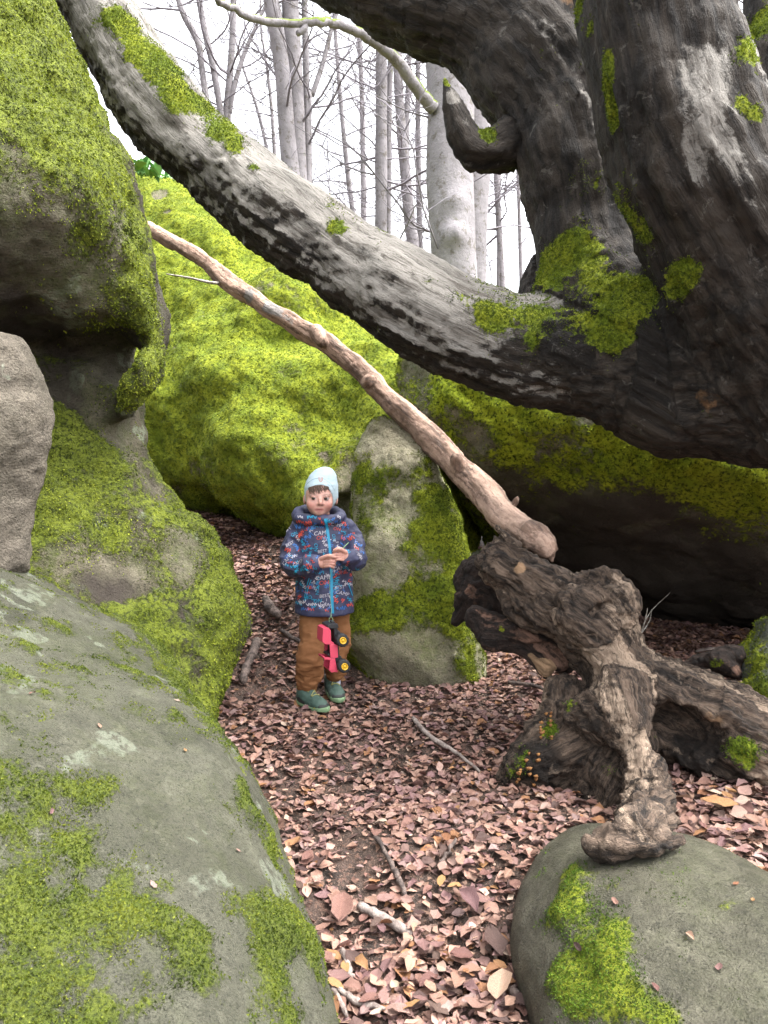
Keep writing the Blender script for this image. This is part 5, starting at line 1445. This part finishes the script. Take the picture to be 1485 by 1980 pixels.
# hair fringe under the hat
M_HAIR = plain('brown_hair', (.060, .036, .022), .55, .35)
hb_ = Bag(); r = np.random.default_rng(3)
for k in range(70):
    x0 = r.uniform(596, 643); 
    dx = r.uniform(-1, 7) if x0 < 625 else r.uniform(-2, 3)
    L = (17 - abs(x0 - 612) * .22) * r.uniform(.6, 1.05) if x0 < 630 else r.uniform(3, 8)
    y0 = 938 + .012 * (x0 - 618) ** 2
    rows = []
    for t in np.linspace(0, 1, 6):
        P0 = at(x0 + dx * t * t, y0 + L * t, 3.0); d = P0 - CAMP; d /= np.linalg.norm(d)
        hit = BODY.ray_cast(Vector(CAMP), Vector(d))
        if hit[0] is None: continue
        rows.append([*(np.array(hit[0]) - d * (.0028 + .0015 * r.random())), .0022 * (1.05 - t) + .0004])
    if len(rows) > 3: hb_.add(*tube(np.array(rows), 5))
hb_.obj('hair', M_HAIR, person, loc=BT)

# beanie
M_HAT = plain('pale_blue_knit', (.35, .44, .48), .9, .1, (420, .002, .5))
M_LINE = plain('grey_lining', (.07, .08, .09), .9, .1)
def hat_f(grow, face):
    def f(p):
        a = E(621, 951, 3.412, .0755 + grow, .092 + grow, .094 + grow)(p)
        a = smin(a, E(631, 921, 3.425, .036 + grow, .044, .034 + grow)(p), .05)
        z0, zs = at(620, 990, 3.34)[2], .55
        cut = (z0 + (p[:, 1] - 3.34) * -.10) - p[:, 2]
        a = smax(a, cut, .012)
        o = E(618.5, 975 + face * 300, 3.30, .0585 - face, .130, .084 - face)(p)
        return smax(a, -o, .006)
    return f
hat, HV, HQ = clothing('beanie', hat_f(0, 0), plo, phi, .0030, M_HAT, [lambda V: .0022 * fbm(V * np.array([.6, .6, 1.6]), 26, 3, 501)])
clothing('lining', hat_f(-.004, .0036), plo, phi, .0030, M_LINE, parent=hat)
hat.parent = person
HATB = BVHTree.FromPolygons(HV.tolist(), HQ.tolist())
for ch in bpy.data.objects:
    if ch.name.startswith('lining'): ch.location = (0, 0, 0)

def project(uvs, bvh, proud):
    """lay flat points (photo px) onto a surface seen from the front"""
    out = []; ok = []
    for a, b in uvs:
        P0 = at(a, b, 3.0); d = P0 - CAMP; d /= np.linalg.norm(d)
        hit = bvh.ray_cast(Vector(CAMP), Vector(d))
        if hit[0] is None: out.append([0, 0, 0]); ok.append(False)
        else:
            n = np.array(hit[1]); n = n if n @ d < 0 else -n
            out.append(np.array(hit[0]) + n * proud); ok.append(True)
    return np.array(out), np.array(ok)
def ribbon(bag, pts, w, bvh, proud=.0012, step=1.2):
    """thin strip along photo px points, laid on a surface"""
    P = crom([[a, b, 0] for a, b in pts], 4)[:, :2] if len(pts) > 2 else np.array([np.array(pts[0]) * (1 - t) + np.array(pts[1]) * t for t in np.linspace(0, 1, max(2, int(math.hypot(pts[1][0] - pts[0][0], pts[1][1] - pts[0][1]) / step) + 1))])
    T = np.gradient(P, axis=0); T /= np.linalg.norm(T, axis=1, keepdims=True) + 1e-9
    Nn = np.stack([-T[:, 1], T[:, 0]], -1) * w / 2
    n = len(P)
    L, okl = project(P + Nn, bvh, proud); R, okr = project(P - Nn, bvh, proud)
    Q = []
    for i in range(n - 1):
        if okl[i] and okl[i + 1] and okr[i] and okr[i + 1]:
            ys = [L[i][1], L[i + 1][1], R[i][1], R[i + 1][1]]
            if max(ys) - min(ys) < .03: Q.append([i, i + 1, n + i + 1, n + i])
    if Q: bag.add(np.vstack([L, R]), Q)

# hat label and seam
M_PEACH = plain('peach_label', (.34, .20, .17), .8); M_SEAM = plain('seam', (.17, .23, .26), .9)
bl_ = Bag()
for pts, w in (([(616.6, 923), (617.2, 929), (620.2, 932), (623.2, 929), (623.6, 923)], 1.5), ([(618.6, 923), (619.4, 929.5)], 1.0), ([(621.6, 923), (621.2, 929.5)], 1.0)): ribbon(bl_, pts, w, HATB, .0012)
bl_.obj('label', M_PEACH, hat, loc=BT)
bs = Bag()
for pts, w in (([(589.5, 941), (598, 932), (607, 926.5), (616, 924.5)], .9), ([(624, 925), (632, 930), (640, 937), (648, 950)], .6), ([(633, 936), (637, 939)], .7)): ribbon(bs, pts, w, HATB, .0008)
bs.obj('seam', M_SEAM, hat, loc=BT)

# jacket
TB = [(996, 598, 640, .055), (1010, 582, 662, .080), (1026, 570, 674, .092), (1060, 571, 676, .100), (1100, 571, 678, .104), (1140, 572, 681, .108), (1184, 571, 684, .112)]
zt = np.array([at(620, t[0], 3.42)[2] for t in TB])[::-1]
xl = np.array([at(t[1], t[0], 3.42)[0] for t in TB])[::-1]; xr = np.array([at(t[2], t[0], 3.42)[0] for t in TB])[::-1]; yr = np.array([t[3] for t in TB])[::-1]
SLR = K((583, 1024, 3.43, .050), (566, 1054, 3.415, .0445), (562, 1090, 3.37, .0445), (584, 1096, 3.29, .041), (604, 1091, 3.225, .035))
SLL = K((668, 1022, 3.43, .048), (686, 1048, 3.41, .043), (689, 1078, 3.35, .043), (684, 1084, 3.28, .038), (675, 1080, 3.228, .034))
CUFR = K((603, 1091.5, 3.228, .034), (613, 1089, 3.212, .031)); CUFL = K((676, 1080.5, 3.230, .033), (670, 1078, 3.215, .030))
HOOD = K((632, 1006, 3.335, .020), (606, 1005, 3.345, .023), (584, 1003, 3.375, .026), (577, 996, 3.42, .028), (588, 989, 3.485, .030), (618, 985, 3.52, .030), (648, 990, 3.485, .026), (658, 999, 3.42, .024), (650, 1003, 3.365, .020), (634, 1006, 3.335, .020))
def f_torso(p):
    z = p[:, 2]
    a, b, c = np.interp(z, zt, xl), np.interp(z, zt, xr), np.interp(z, zt, yr)
    cx, rx = (a + b) / 2, (b - a) / 2
    k = np.sqrt(((p[:, 0] - cx) / rx) ** 2 + ((p[:, 1] - 3.43) / c) ** 2)
    f = (k - 1) * np.minimum(rx, c)
    f = smax(f, zt[0] - z, .008)
    return smax(f, z - zt[-1], .03).astype(f32)
def f_jacket(p):
    f = f_torso(p)
    for C in (SLR, SLL): f = smin(f, chain_sdf(p, C), .018)
    for C in (CUFR, CUFL): f = smin(f, chain_sdf(p, C), .004)
    f = smin(f, chain_sdf(p, HOOD), .012)
    return smax(f, -E(619, 985, 3.40, .050, .062, .062)(p), .01)
M_JACK = plain('navy_fabric', (.030, .032, .068), .55, .35, (300, .0015, .4))
def fold(V):
    q = V * np.array([1, 1, 1.9])
    arm = sstep(.02, .0, np.minimum(chain_sdf(V.astype(f32), SLR), chain_sdf(V.astype(f32), SLL)))
    return .0070 * ridged(q, 12, 2, 511) * (.5 + .8 * arm) + .0045 * fbm(V * np.array([1.3, 1, .7]), 14, 3, 512) + .0015 * ridged(V @ ROTM, 44, 2, 513)
jacket, JV, JQ = clothing('jacket', f_jacket, plo, phi, .0042, M_JACK, [fold])
JB = BVHTree.FromPolygons(JV.tolist(), JQ.tolist())
M_CYAN = plain('cyan_zip', (.012, .20, .34), .45, .4)
zb = Bag(); ribbon(zb, [(629, 1003), (631.5, 1014), (635, 1040), (638.5, 1070), (640, 1100), (641, 1140), (643, 1186)], 5.2, JB, .0035, 1)
zb.obj('zip', M_CYAN, jacket, loc=BT)
for pts in ([(598, 1118), (593, 1136), (589, 1156)], [(602, 1121), (596, 1138), (592, 1156)], [(673, 1128), (677, 1140), (681, 1152)]):
    z2 = Bag(); ribbon(z2, pts, 1.6, JB, .002); z2.obj('pocket_zip', M_CYAN, jacket, loc=BT)
# printed words and scribbles
PR = {'r': Bag(), 'w': Bag(), 'c': Bag(), 'b': Bag()}
def word(txt, px, py, size, ang, col_, bold=.0):
    """flat printed letters; size in px"""
    cu = bpy.data.curves.new('letters', 'FONT'); cu.body = txt; cu.size = 1.0; cu.align_x = 'CENTER'; cu.align_y = 'CENTER'; cu.offset = bold; cu.resolution_u = 2; cu.shear = .15
    ob = bpy.data.objects.new('letters', cu); COL.objects.link(ob)
    me = ob.to_mesh()
    vv = np.array([v.co[:2] for v in me.vertices]); fs = [list(p.vertices) for p in me.polygons]
    ob.to_mesh_clear(); bpy.data.objects.remove(ob); bpy.data.curves.remove(cu)
    ca, sa = math.cos(math.radians(ang)), math.sin(math.radians(ang))
    uv = np.stack([px + size * (vv[:, 0] * ca - vv[:, 1] * sa), py - size * (vv[:, 0] * sa + vv[:, 1] * ca)], -1)
    W, ok = project(uv, JB, .0016)
    Q = []
    for f_ in fs:
        if all(ok[i] for i in f_) and np.ptp(W[f_, 1]) < .03:
            for k in range(1, len(f_) - 1): Q.append([f_[0], f_[k + 1], f_[k], f_[0]])
    if Q: PR[col_].add(W, Q)
for a in [('CAMP', 621, 1031, 11, 6, 'w'), ('ON', 620, 1040, 11, 6, 'r'), ('CAMP', 650, 1015, 9, -8, 'w'), ('ON', 651, 1023, 9, -8, 'r'), ('CAMP', 657, 1099, 10, 8, 'w'), ('ON', 658, 1108, 10, 8, 'r'), ('CAMP', 625, 1117, 12, 6, 'w'), ('ON', 626, 1127, 12, 6, 'r'),
          ('ON', 611, 1058, 10, -88, 'c'), ('ON', 645, 1039, 9, -86, 'c'), ('ON', 646, 1127, 10, -88, 'c'), ('ON', 613, 1142, 10, -88, 'c'), ('ON', 614, 1162, 10, 4, 'c'), ('BEST', 623, 1066, 8.5, 8, 'w'), ('I', 626, 1074, 8, 4, 'w'), ('BEST', 627, 1152, 9, 8, 'w'), ('I', 631, 1160, 8, 4, 'w'), ('CAMP', 631, 1169, 10, -18, 'w'),
          ('BEST', 656, 1136, 9, 6, 'w'), ('CAMP', 661, 1147, 10, -14, 'w'), ('NO', 596, 1156, 9, 16, 'c'), ('CAMP', 555, 1082, 10, 60, 'w'), ('BEST', 560, 1052, 8, 30, 'w'), ('ON', 572, 1058, 9, -60, 'b'), ('ON', 569, 1033, 9, 30, 'c'), ('CAMP', 690, 1066, 8, -70, 'w'), ('CAMP', 576, 1089, 8, 30, 'w')]:
    word(*a)
r = np.random.default_rng(12)
def scrib(px, py, L, h, ang, col_, w=1.3):
    n = int(L / 2.2)
    ca, sa = math.cos(math.radians(ang)), math.sin(math.radians(ang))
    pts = []
    for i in range(n):
        u = (i - n / 2) * 2.2 + r.normal(0, .7); v = h * (.5 if i % 2 else -.5) * r.uniform(.4, 1.2)
        pts.append((px + u * ca - v * sa, py + u * sa + v * ca))
    ribbon(PR[col_], pts, w, JB, .0014 + .0004 * r.random())
for px, py, L, h, ang, c_, in [(581, 1036, 18, 9, -50, 'r'), (584, 1030, 16, 7, -50, 'r'), (596, 1010, 16, 7, -30, 'r'), (600, 1013, 12, 6, -30, 'r'), (599, 1136, 12, 9, 60, 'r'), (665, 1041, 13, 8, 40, 'r'), (679, 1040, 14, 8, -30, 'r'), (558, 1064, 14, 9, 30, 'r'), (582, 1009, 18, 6, 10, 'r'), (566, 1088, 18, 5, 0, 'r'),
                                (600, 1178, 18, 6, 4, 'r'), (633, 1180, 10, 9, 0, 'r'), (651, 1163, 10, 9, 60, 'r'), (663, 1162, 10, 9, 60, 'r'), (676, 1169, 14, 9, -20, 'r'), (619, 1003, 8, 5, 0, 'r'), (579, 1155, 9, 9, 60, 'r'), (665, 1012, 16, 6, 40, 'r'), (675, 1124, 8, 7, 70, 'r'), (599, 1055, 9, 5, -40, 'r'), (690, 1060, 14, 4, 35, 'r'),
                                (580, 1017, 20, 9, -20, 'b'), (603, 1020, 20, 9, -15, 'b'), (596, 1037, 22, 10, -40, 'b'), (574, 1058, 18, 8, 55, 'b'), (575, 1141, 14, 8, 70, 'b'), (590, 1178, 16, 6, 6, 'b'), (660, 1176, 22, 7, -6, 'b'), (677, 1034, 14, 6, -40, 'b'), (693, 1052, 18, 7, 45, 'b'), (625, 1018, 14, 9, 0, 'b'), (652, 1010, 12, 6, 20, 'b'), (664, 1020, 10, 7, 60, 'b'), (640, 1147, 10, 9, 30, 'b'),
                                (584, 1131, 14, 5, 70, 'c'), (600, 1070, 14, 6, -60, 'c'), (586, 1050, 16, 6, 70, 'c'), (578, 1167, 18, 6, 10, 'c'), (603, 1000, 20, 6, 4, 'c'), (668, 1100, 10, 9, 70, 'c'), (676, 1160, 14, 7, 50, 'c'), (570, 1096, 18, 6, 10, 'c'), (590, 1102, 18, 5, 0, 'c'), (652, 1120, 14, 6, -80, 'c'), (649, 1090, 8, 6, 60, 'c'), (616, 1108, 14, 5, 10, 'c'),
                                (604, 1168, 22, 6, -4, 'w'), (586, 1164, 16, 6, -10, 'w'), (622, 1172, 16, 6, 10, 'w'), (667, 1128, 14, 6, 60, 'w'), (577, 1042, 14, 6, 55, 'w'), (570, 1076, 16, 6, -20, 'w'), (627, 1050, 14, 6, 60, 'w'), (655, 1058, 12, 6, 60, 'w'), (642, 1154, 12, 7, 10, 'w'), (634, 1057, 10, 6, 60, 'w'), (662, 1052, 12, 5, 40, 'b'), (697, 1078, 14, 7, 75, 'w'), (583, 1000, 14, 4, 12, 'w'), (645, 1003, 12, 4, -30, 'b'), (656, 1001, 10, 5, 50, 'w')]:
    scrib(px, py, L, h, ang, c_)
for q_ in range(150):
    scrib(r.uniform(552, 702), r.uniform(1004, 1178), r.uniform(8, 15), r.uniform(3.5, 6.5), r.uniform(-70, 70), 'rwcbcb'[r.integers(0, 6)], 1.0)
for k, c_ in (('r', (.42, .060, .040)), ('w', (.36, .34, .38)), ('c', (.015, .22, .36)), ('b', (.035, .12, .33))):
    PR[k].obj('print', plain('print_ink', c_, .6), jacket, 'stuff', False, BT)
dw = Bag(); dw.add(*tube(K((675, 1096, 3.33, .0014), (679, 1108, 3.325, .0014), (685, 1118, 3.325, .0014), (687, 1128, 3.33, .0014), (682, 1132, 3.33, .0014)), 5)); dw.obj('drawstring', plain('dark_cord', (.02, .025, .02)), jacket, loc=BT)

# trousers
TL = K((608, 1165, 3.43, .062), (606, 1210, 3.415, .0610), (603, 1255, 3.385, .0570), (599, 1292, 3.395, .0535), (595, 1316, 3.405, .0440), (594.5, 1328, 3.408, .0370))
TR = K((650, 1165, 3.46, .060), (655, 1210, 3.465, .0500), (654, 1255, 3.47, .0470), (650, 1285, 3.50, .0430), (648, 1302, 3.52, .0350))
def f_tr(p):
    f = smin(chain_sdf(p, TL), chain_sdf(p, TR), .02)
    f = smin(f, E(626, 1165, 3.445, .092, .075, .06)(p), .02)
    return f
def tfold(V):
    d, F1 = chain_flow(V, TL); d2, F2 = chain_flow(V, TR)
    F = np.where((d < d2)[:, None], F1, F2)
    q = np.stack([F[:, 0] * .8, F[:, 1] * .8, F[:, 2] * 1.3 + .35 * F[:, 0]], -1)
    w = sstep(.05, .30, F[:, 2])
    return (.004 + .0125 * w) * ridged(q, 14, 2, 521) + .004 * fbm(V, 12, 3, 522) + .0014 * ridged(q @ ROTM.T, 40, 2, 523)
M_TROU = plain('brown_cotton', (.185, .082, .034), .8, .2, (350, .0012, .4))
zc = at(600, 1185, 3.4)[2]
trousers, TV, TQ = clothing('trousers', f_tr, [FEET[0] - .2, 3.2, FEET[2] + .02], [FEET[0] + .25, 3.65, zt[0] + .10], .0042, M_TROU, [tfold])
M_SOCK = plain('pale_sock', (.38, .38, .46), .9)
for C in (K((594.5, 1322, 3.408, .029), (595, 1348, 3.405, .031)), K((648, 1298, 3.52, .027), (647, 1325, 3.515, .028))):
    sk = Bag(); sk.add(*tube(crom([C[0], (C[0] + C[1]) / 2, C[1]], 3), 14)); sk.obj('sock', M_SOCK, person, loc=BT)

# shoes
M_TEAL = plain('teal_shoe_fabric', (.050, .086, .070), .6, .3, (160, .002, .5)); M_SOLE = plain('light_green_rubber', (.15, .23, .125), .6); M_CAP = plain('dark_grey_rubber', (.030, .034, .034), .55); M_LACE = plain('yellow_green_lace', (.27, .26, .10), .8)
M_YEL = plain('yellow_mark', (.55, .42, .05), .6)
def shoe(heel, toe, dz=0.0):
    a, b = ground_at(*heel), ground_at(*toe)
    x = (b - a); Ls = np.linalg.norm(x[:2]); x = x / np.linalg.norm(x)
    y = np.cross([0, 0, 1], x); y /= np.linalg.norm(y); z = np.cross(x, y)
    S = .205
    o0 = (a + b) / 2 - x * S / 2 + z * .012
    M = np.stack([x, y, z])
    def w(P): return np.asarray(P) @ M + o0
    def loc(p): return (p - o0.astype(f32)) @ M.T.astype(f32)
    def el(q, c, rr): k = (q - np.array(c, f32)) / np.array(rr, f32); return (np.sqrt((k ** 2).sum(-1)) - 1) * min(rr)
    def plan(q):  # footprint half width along the shoe
        t = np.clip(q[:, 0] / S, 0, 1)
        return (.026 + .013 * np.sin(np.pi * np.clip(t * .9 + .02, 0, 1)) * t ** .4) * np.clip(np.minimum(t / .12, (1 - t) / .16), 0.05, 1) ** .45
    def sole_f(p):
        q = loc(p); d = np.abs(q[:, 1]) - plan(q)
        d = np.maximum(d, np.abs(q[:, 0] - S / 2) - S / 2)
        zz = np.abs(q[:, 2] - .010 - .10 * np.maximum(0, q[:, 0] - .13) ** 1 * .6 - .006 * sstep(.06, .0, q[:, 0])) - .011
        return smax(d, zz, .008)
    def up_f(p):
        q = loc(p)
        f = el(q, (.048, 0, .040), (.044, .030, .036))
        f = smin(f, el(q, (.105, 0, .030), (.062, .033, .034)), .025)
        f = smin(f, el(q, (.148, 0, .024), (.040, .0345, .024)), .02)
        f = smin(f, el(q, (.050, 0, .066), (.036, .030, .024)), .02)
        f = smin(f, el(q, (.085, 0, .062), (.026, .017, .022)), .012)
        f = smax(f, .012 - q[:, 2], .006)
        return smax(f, -el(q, (.045, 0, .098), (.034, .024, .034)), .006)
    def cap_f(p):
        q = loc(p)
        f = el(q, (.152, 0, .0235), (.0405, .0365, .0225))
        f = smax(f, .012 - q[:, 2], .004)
        return smax(f, (.158 - .012 * (q[:, 1] / .03) ** 2 * -1.0) - q[:, 0] - .3 * np.maximum(0, .03 - q[:, 2]), .004)
    c = (w([[-.03, -.06, -.03]])[0], w([[S + .03, .06, .13]])[0])
    pts = w([[i, j, k] for i in (-.03, S + .03) for j in (-.06, .06) for k in (-.02, .12)])
    lo, hi = pts.min(0), pts.max(0)
    o, V, Q = clothing('shoe', up_f, lo, hi, .0028, M_TEAL, [lambda V: .0016 * fbm(V, 40, 2, 531)])
    for nm, g, mt in (('sole', sole_f, M_SOLE), ('toe_cap', cap_f, M_CAP)):
        Vs, Qs = sdf_mesh(g, lo, hi, .0028, 2.2)
        obj_np(nm, Vs - BT, Qs, mt, o)
    hg = Bag()   # dark side panel
    UB = BVHTree.FromPolygons(V.tolist(), Q.tolist())
    def onto(l, s_, h, proud=.0045):
        P0 = w([[l, s_ * .09, h]])[0]; P1 = w([[l, 0, h * .8]])[0]
        d = Vector(P1 - P0).normalized(); hit = UB.ray_cast(Vector(P0), d)
        return np.array(hit[0]) - np.array(d) * proud if hit[0] is not None else P1
    for sgn in (-1, 1):
        hg = Bag()
        g_ = [[onto(l, sgn, h) for h in hs] for l, hs in ((.030, (.026, .036, .046)), (.05, (.022, .032, .050)), (.07, (.020, .030, .044)), (.088, (.020, .026, .034)))]
        Vp = np.array(g_).reshape(-1, 3)
        hg.add(Vp, [[i * 3 + k, (i + 1) * 3 + k, (i + 1) * 3 + k + 1, i * 3 + k + 1] for i in range(3) for k in range(2)])
        hg.obj('side_panel', M_CAP, o, loc=BT)
    for k in range(4):
        l = .082 + .013 * k
        row = []
        for u in np.linspace(-1, 1, 7):
            P0 = w([[l + .004 * u * (1 if k % 2 else -1), u * .019, .12]])[0]; hit = UB.ray_cast(Vector(P0), Vector(-z))
            if hit[0] is not None: row.append([*(np.array(hit[0]) + z * .002), .0022])
        if len(row) > 3:
            lb = Bag(); lb.add(*tube(np.array(row), 6)); lb.obj('lace', M_LACE, o, loc=BT)
    tb = Bag(); tb.add(*tube(np.array([[*w([[.006, 0, .055]])[0], .006], [*w([[.000, 0, .072]])[0], .008], [*w([[.006, 0, .084]])[0], .006]]), 8)); tb.obj('pull_tab', M_LACE, o, loc=BT)
    # yellow mark on the toe
    tri = [onto(.146, -1, .016, .004), onto(.162, -1, .016, .004), onto(.154, -1, .026, .004)]
    mk = Bag(); mk.add(np.array(tri), [[0, 1, 2, 0]]); mk.obj('mark', M_YEL, o, None, False, BT)
    return o
sh1 = shoe((571, 1361), (640, 1386)); sh2 = shoe((634, 1331), (659, 1368))

# toy truck hanging on its string
M_PINK = plain('pink_plastic', (.40, .040, .075), .38, .45); M_BLK = plain('black_plastic', (.012, .012, .014), .45, .4); M_TYRE = plain('toy_tyre_rubber', (.016, .016, .017), .7, .3, (120, .003, .6)); M_RIM = plain('yellow_rim', (.52, .30, .008), .4, .45)
t0 = at(646, 1294, 3.17)
ya = math.radians(24)
UPt = np.array([-math.cos(ya), -math.sin(ya), .04]); LAT = np.array([math.sin(ya), -math.cos(ya), 0]); LEN = np.array([-.06, 0, 1.0])
def tw_(P): P = np.asarray(P, float) * .84; return t0 + P[:, :1] * LEN + P[:, 1:2] * UPt + P[:, 2:3] * LAT
truck = empty('toy_truck', t0); tag(truck, 'pink toy truck with black wheels hanging nose up on a string from the child', 'toy')
def prism(bag, poly, w0, w1):
    n = len(poly)
    P = [(a, b, w0) for a, b in poly] + [(a, b, w1) for a, b in poly]
    bm = bmesh.new(); vs_ = [bm.verts.new(p) for p in tw_(P)]
    bm.faces.new(vs_[:n][::-1]); bm.faces.new(vs_[n:])
    for i in range(n): bm.faces.new([vs_[i], vs_[(i + 1) % n], vs_[n + (i + 1) % n], vs_[n + i]])
    bmesh.ops.recalc_face_normals(bm, faces=bm.faces)
    bmesh.ops.bevel(bm, geom=list(bm.edges), offset=.0016, segments=2, affect='EDGES', profile=.6)
    bmesh.ops.triangulate(bm, faces=bm.faces)
    bm.verts.index_update()
    bag.add([v.co[:] for v in bm.verts], [[f_.verts[0].index, f_.verts[1].index, f_.verts[2].index, f_.verts[0].index] for f_ in bm.faces]); bm.free()
def tpart(nm, mt, pieces, parent=truck):
    bg = Bag()
    for poly, a, b in pieces: prism(bg, poly, a, b)
    return bg.obj(nm, mt, parent, None, False, t0)
tpart('hood', M_PINK, [([(.142, .004), (.152, .020), (.205, .018), (.222, .030), (.218, .058), (.150, .066), (.138, .052), (.134, .010)], -.042, .042)])
tpart('door', M_PINK, [([(.070, -.010), (.130, -.012), (.138, .006), (.134, .030), (.070, .030), (.066, .010)], .038, .044)])
tpart('door', M_PINK, [([(.070, -.010), (.130, -.012), (.138, .006), (.134, .030), (.070, .030), (.066, .010)], -.044, -.038)])
tpart('bed', M_PINK, [([(.000, -.002), (.066, .006), (.066, .030), (.060, .032), (.012, .040), (-.004, .030)], .036, .043), ([(.000, -.002), (.066, .006), (.066, .030), (.060, .032), (.012, .040), (-.004, .030)], -.043, -.036), ([(-.006, -.004), (.004, -.004), (.012, .042), (.002, .036)], -.043, .043), ([(.002, .000), (.066, .004), (.066, .008), (.002, .006)], -.037, .037)])
tpart('roll_bar', M_PINK, [([(.058, .028), (.070, .028), (.074, .062), (.064, .062)], .034, .043), ([(.058, .028), (.070, .028), (.074, .062), (.064, .062)], -.043, -.034), ([(.064, .054), (.074, .054), (.074, .063), (.064, .063)], -.043, .043)])
tpart('seat', M_BLK, [([(.076, .004), (.128, .004), (.128, .012), (.092, .016), (.086, .040), (.078, .040)], -.034, .034)])
tpart('chassis', M_BLK, [([(.004, -.022), (.216, -.022), (.216, -.002), (.004, -.002)], -.030, .030)])
tpart('bumper', M_BLK, [([(.216, -.024), (.236, -.020), (.238, .010), (.232, .034), (.220, .034), (.214, .010)], -.042, .042), ([(.236, -.016), (.246, -.012), (.246, .004), (.236, .004)], -.016, .016)])
def wheel(l, side):
    c = np.array([[l, -.032, side * .052]])
    wo = empty('wheel', tw_(c)[0]); wo.parent = truck; wo.matrix_parent_inverse = Matrix.Identity(4); wo.location = tw_(c)[0] - t0
    n = 36
    prof = [(.016, -.017), (.028, -.019), (.0335, -.014), (.0345, -.005), (.0345, .005), (.0335, .014), (.028, .019), (.016, .017)]
    a = np.arange(n) / n * 2 * math.pi
    V = []; 
    for rr, ww in prof:
        tread = np.where((np.arange(n) % 3 == 0) & (rr > .03), .93, 1.0)
        V.append(np.stack([l + rr * tread * np.cos(a), -.032 + rr * tread * np.sin(a), side * .052 + ww + 0 * a], -1))
    V = np.concatenate(V); Q = [[k * n + i, k * n + (i + 1) % n, (k + 1) * n + (i + 1) % n, (k + 1) * n + i] for k in range(len(prof) - 1) for i in range(n)]
    Bag().add(tw_(V), Q).obj('tyre', M_TYRE, wo, loc=tw_(c)[0])
    V = []
    m = 24; a = np.arange(m) / m * 2 * math.pi
    for rr, ww in ((.0175, .010), (.0175, .0195), (.0150, .0205), (.0135, .0165), (.006, .0165), (.005, .0195), (.0001, .0195)):
        V.append(np.stack([l + rr * np.cos(a), -.032 + rr * np.sin(a), side * (.052 + ww) + 0 * a], -1))
    V = np.concatenate(V); Q = [[k * m + i, k * m + (i + 1) % m, (k + 1) * m + (i + 1) % m, (k + 1) * m + i] for k in range(6) for i in range(m)]
    Bag().add(tw_(V), Q).obj('rim', M_RIM, wo, loc=tw_(c)[0])
    hb2 = Bag()
    for k in range(7):
        t = k / 7 * 2 * math.pi
        for rr in (.0105,):
            P = [[l + (rr + d1) * math.cos(t + d2), -.032 + (rr + d1) * math.sin(t + d2), side * (.052 + .0172)] for d1, d2 in ((-.0018, -.16), (.0018, -.13), (.0018, .13), (-.0018, .16))]
            hb2.add(tw_(P), [[0, 1, 2, 3]])
    hb2.obj('rim_slot', M_BLK, wo, 'stuff', False, tw_(c)[0])
for l in (.028, .158):
    for sd_ in (-1, 1): wheel(l, sd_)
M_CORD = plain('pale_green_cord', (.19, .30, .17), .8)
nose = tw_(np.array([[.240, .0, 0]]))[0]
cb = Bag()
cb.add(*tube(np.vstack([np.append(at(646, 1083, 3.175), .0011), np.append(at(641, 1100, 3.19), .0011), np.append(at(637, 1125, 3.255), .0011), np.append(at(638, 1150, 3.27), .0011), np.append(at(641, 1178, 3.27), .0011), np.append(nose + [0, 0, .022], .0012)]), 5))
for k in range(2): cb.add(*tube(crom([list(nose + [0, 0, .022]) + [.001], list(nose + [(-.008, .008)[k], 0, .010]) + [.001], list(nose + [(-.004, .005)[k], -.004, -.006]) + [.001]], 4), 5))
cb.obj('string', M_CORD, truck, loc=t0)
Bag().add(*tube(np.vstack([np.append(at(652, 1072, 3.172), .0022), np.append(at(661, 1062, 3.165), .0022), np.append(at(674, 1049, 3.16), .0018)]), 7)).obj('string_handle', M_CORD, truck, loc=t0)
print('TRIS', sum(sum(len(p.vertices) - 2 for p in m.polygons) for m in {o.data for o in bpy.data.objects if o.type == 'MESH'}) if False else sum(len(m.loops) - 2 * len(m.polygons) for m in {o.data for o in bpy.data.objects if o.type == 'MESH'}))
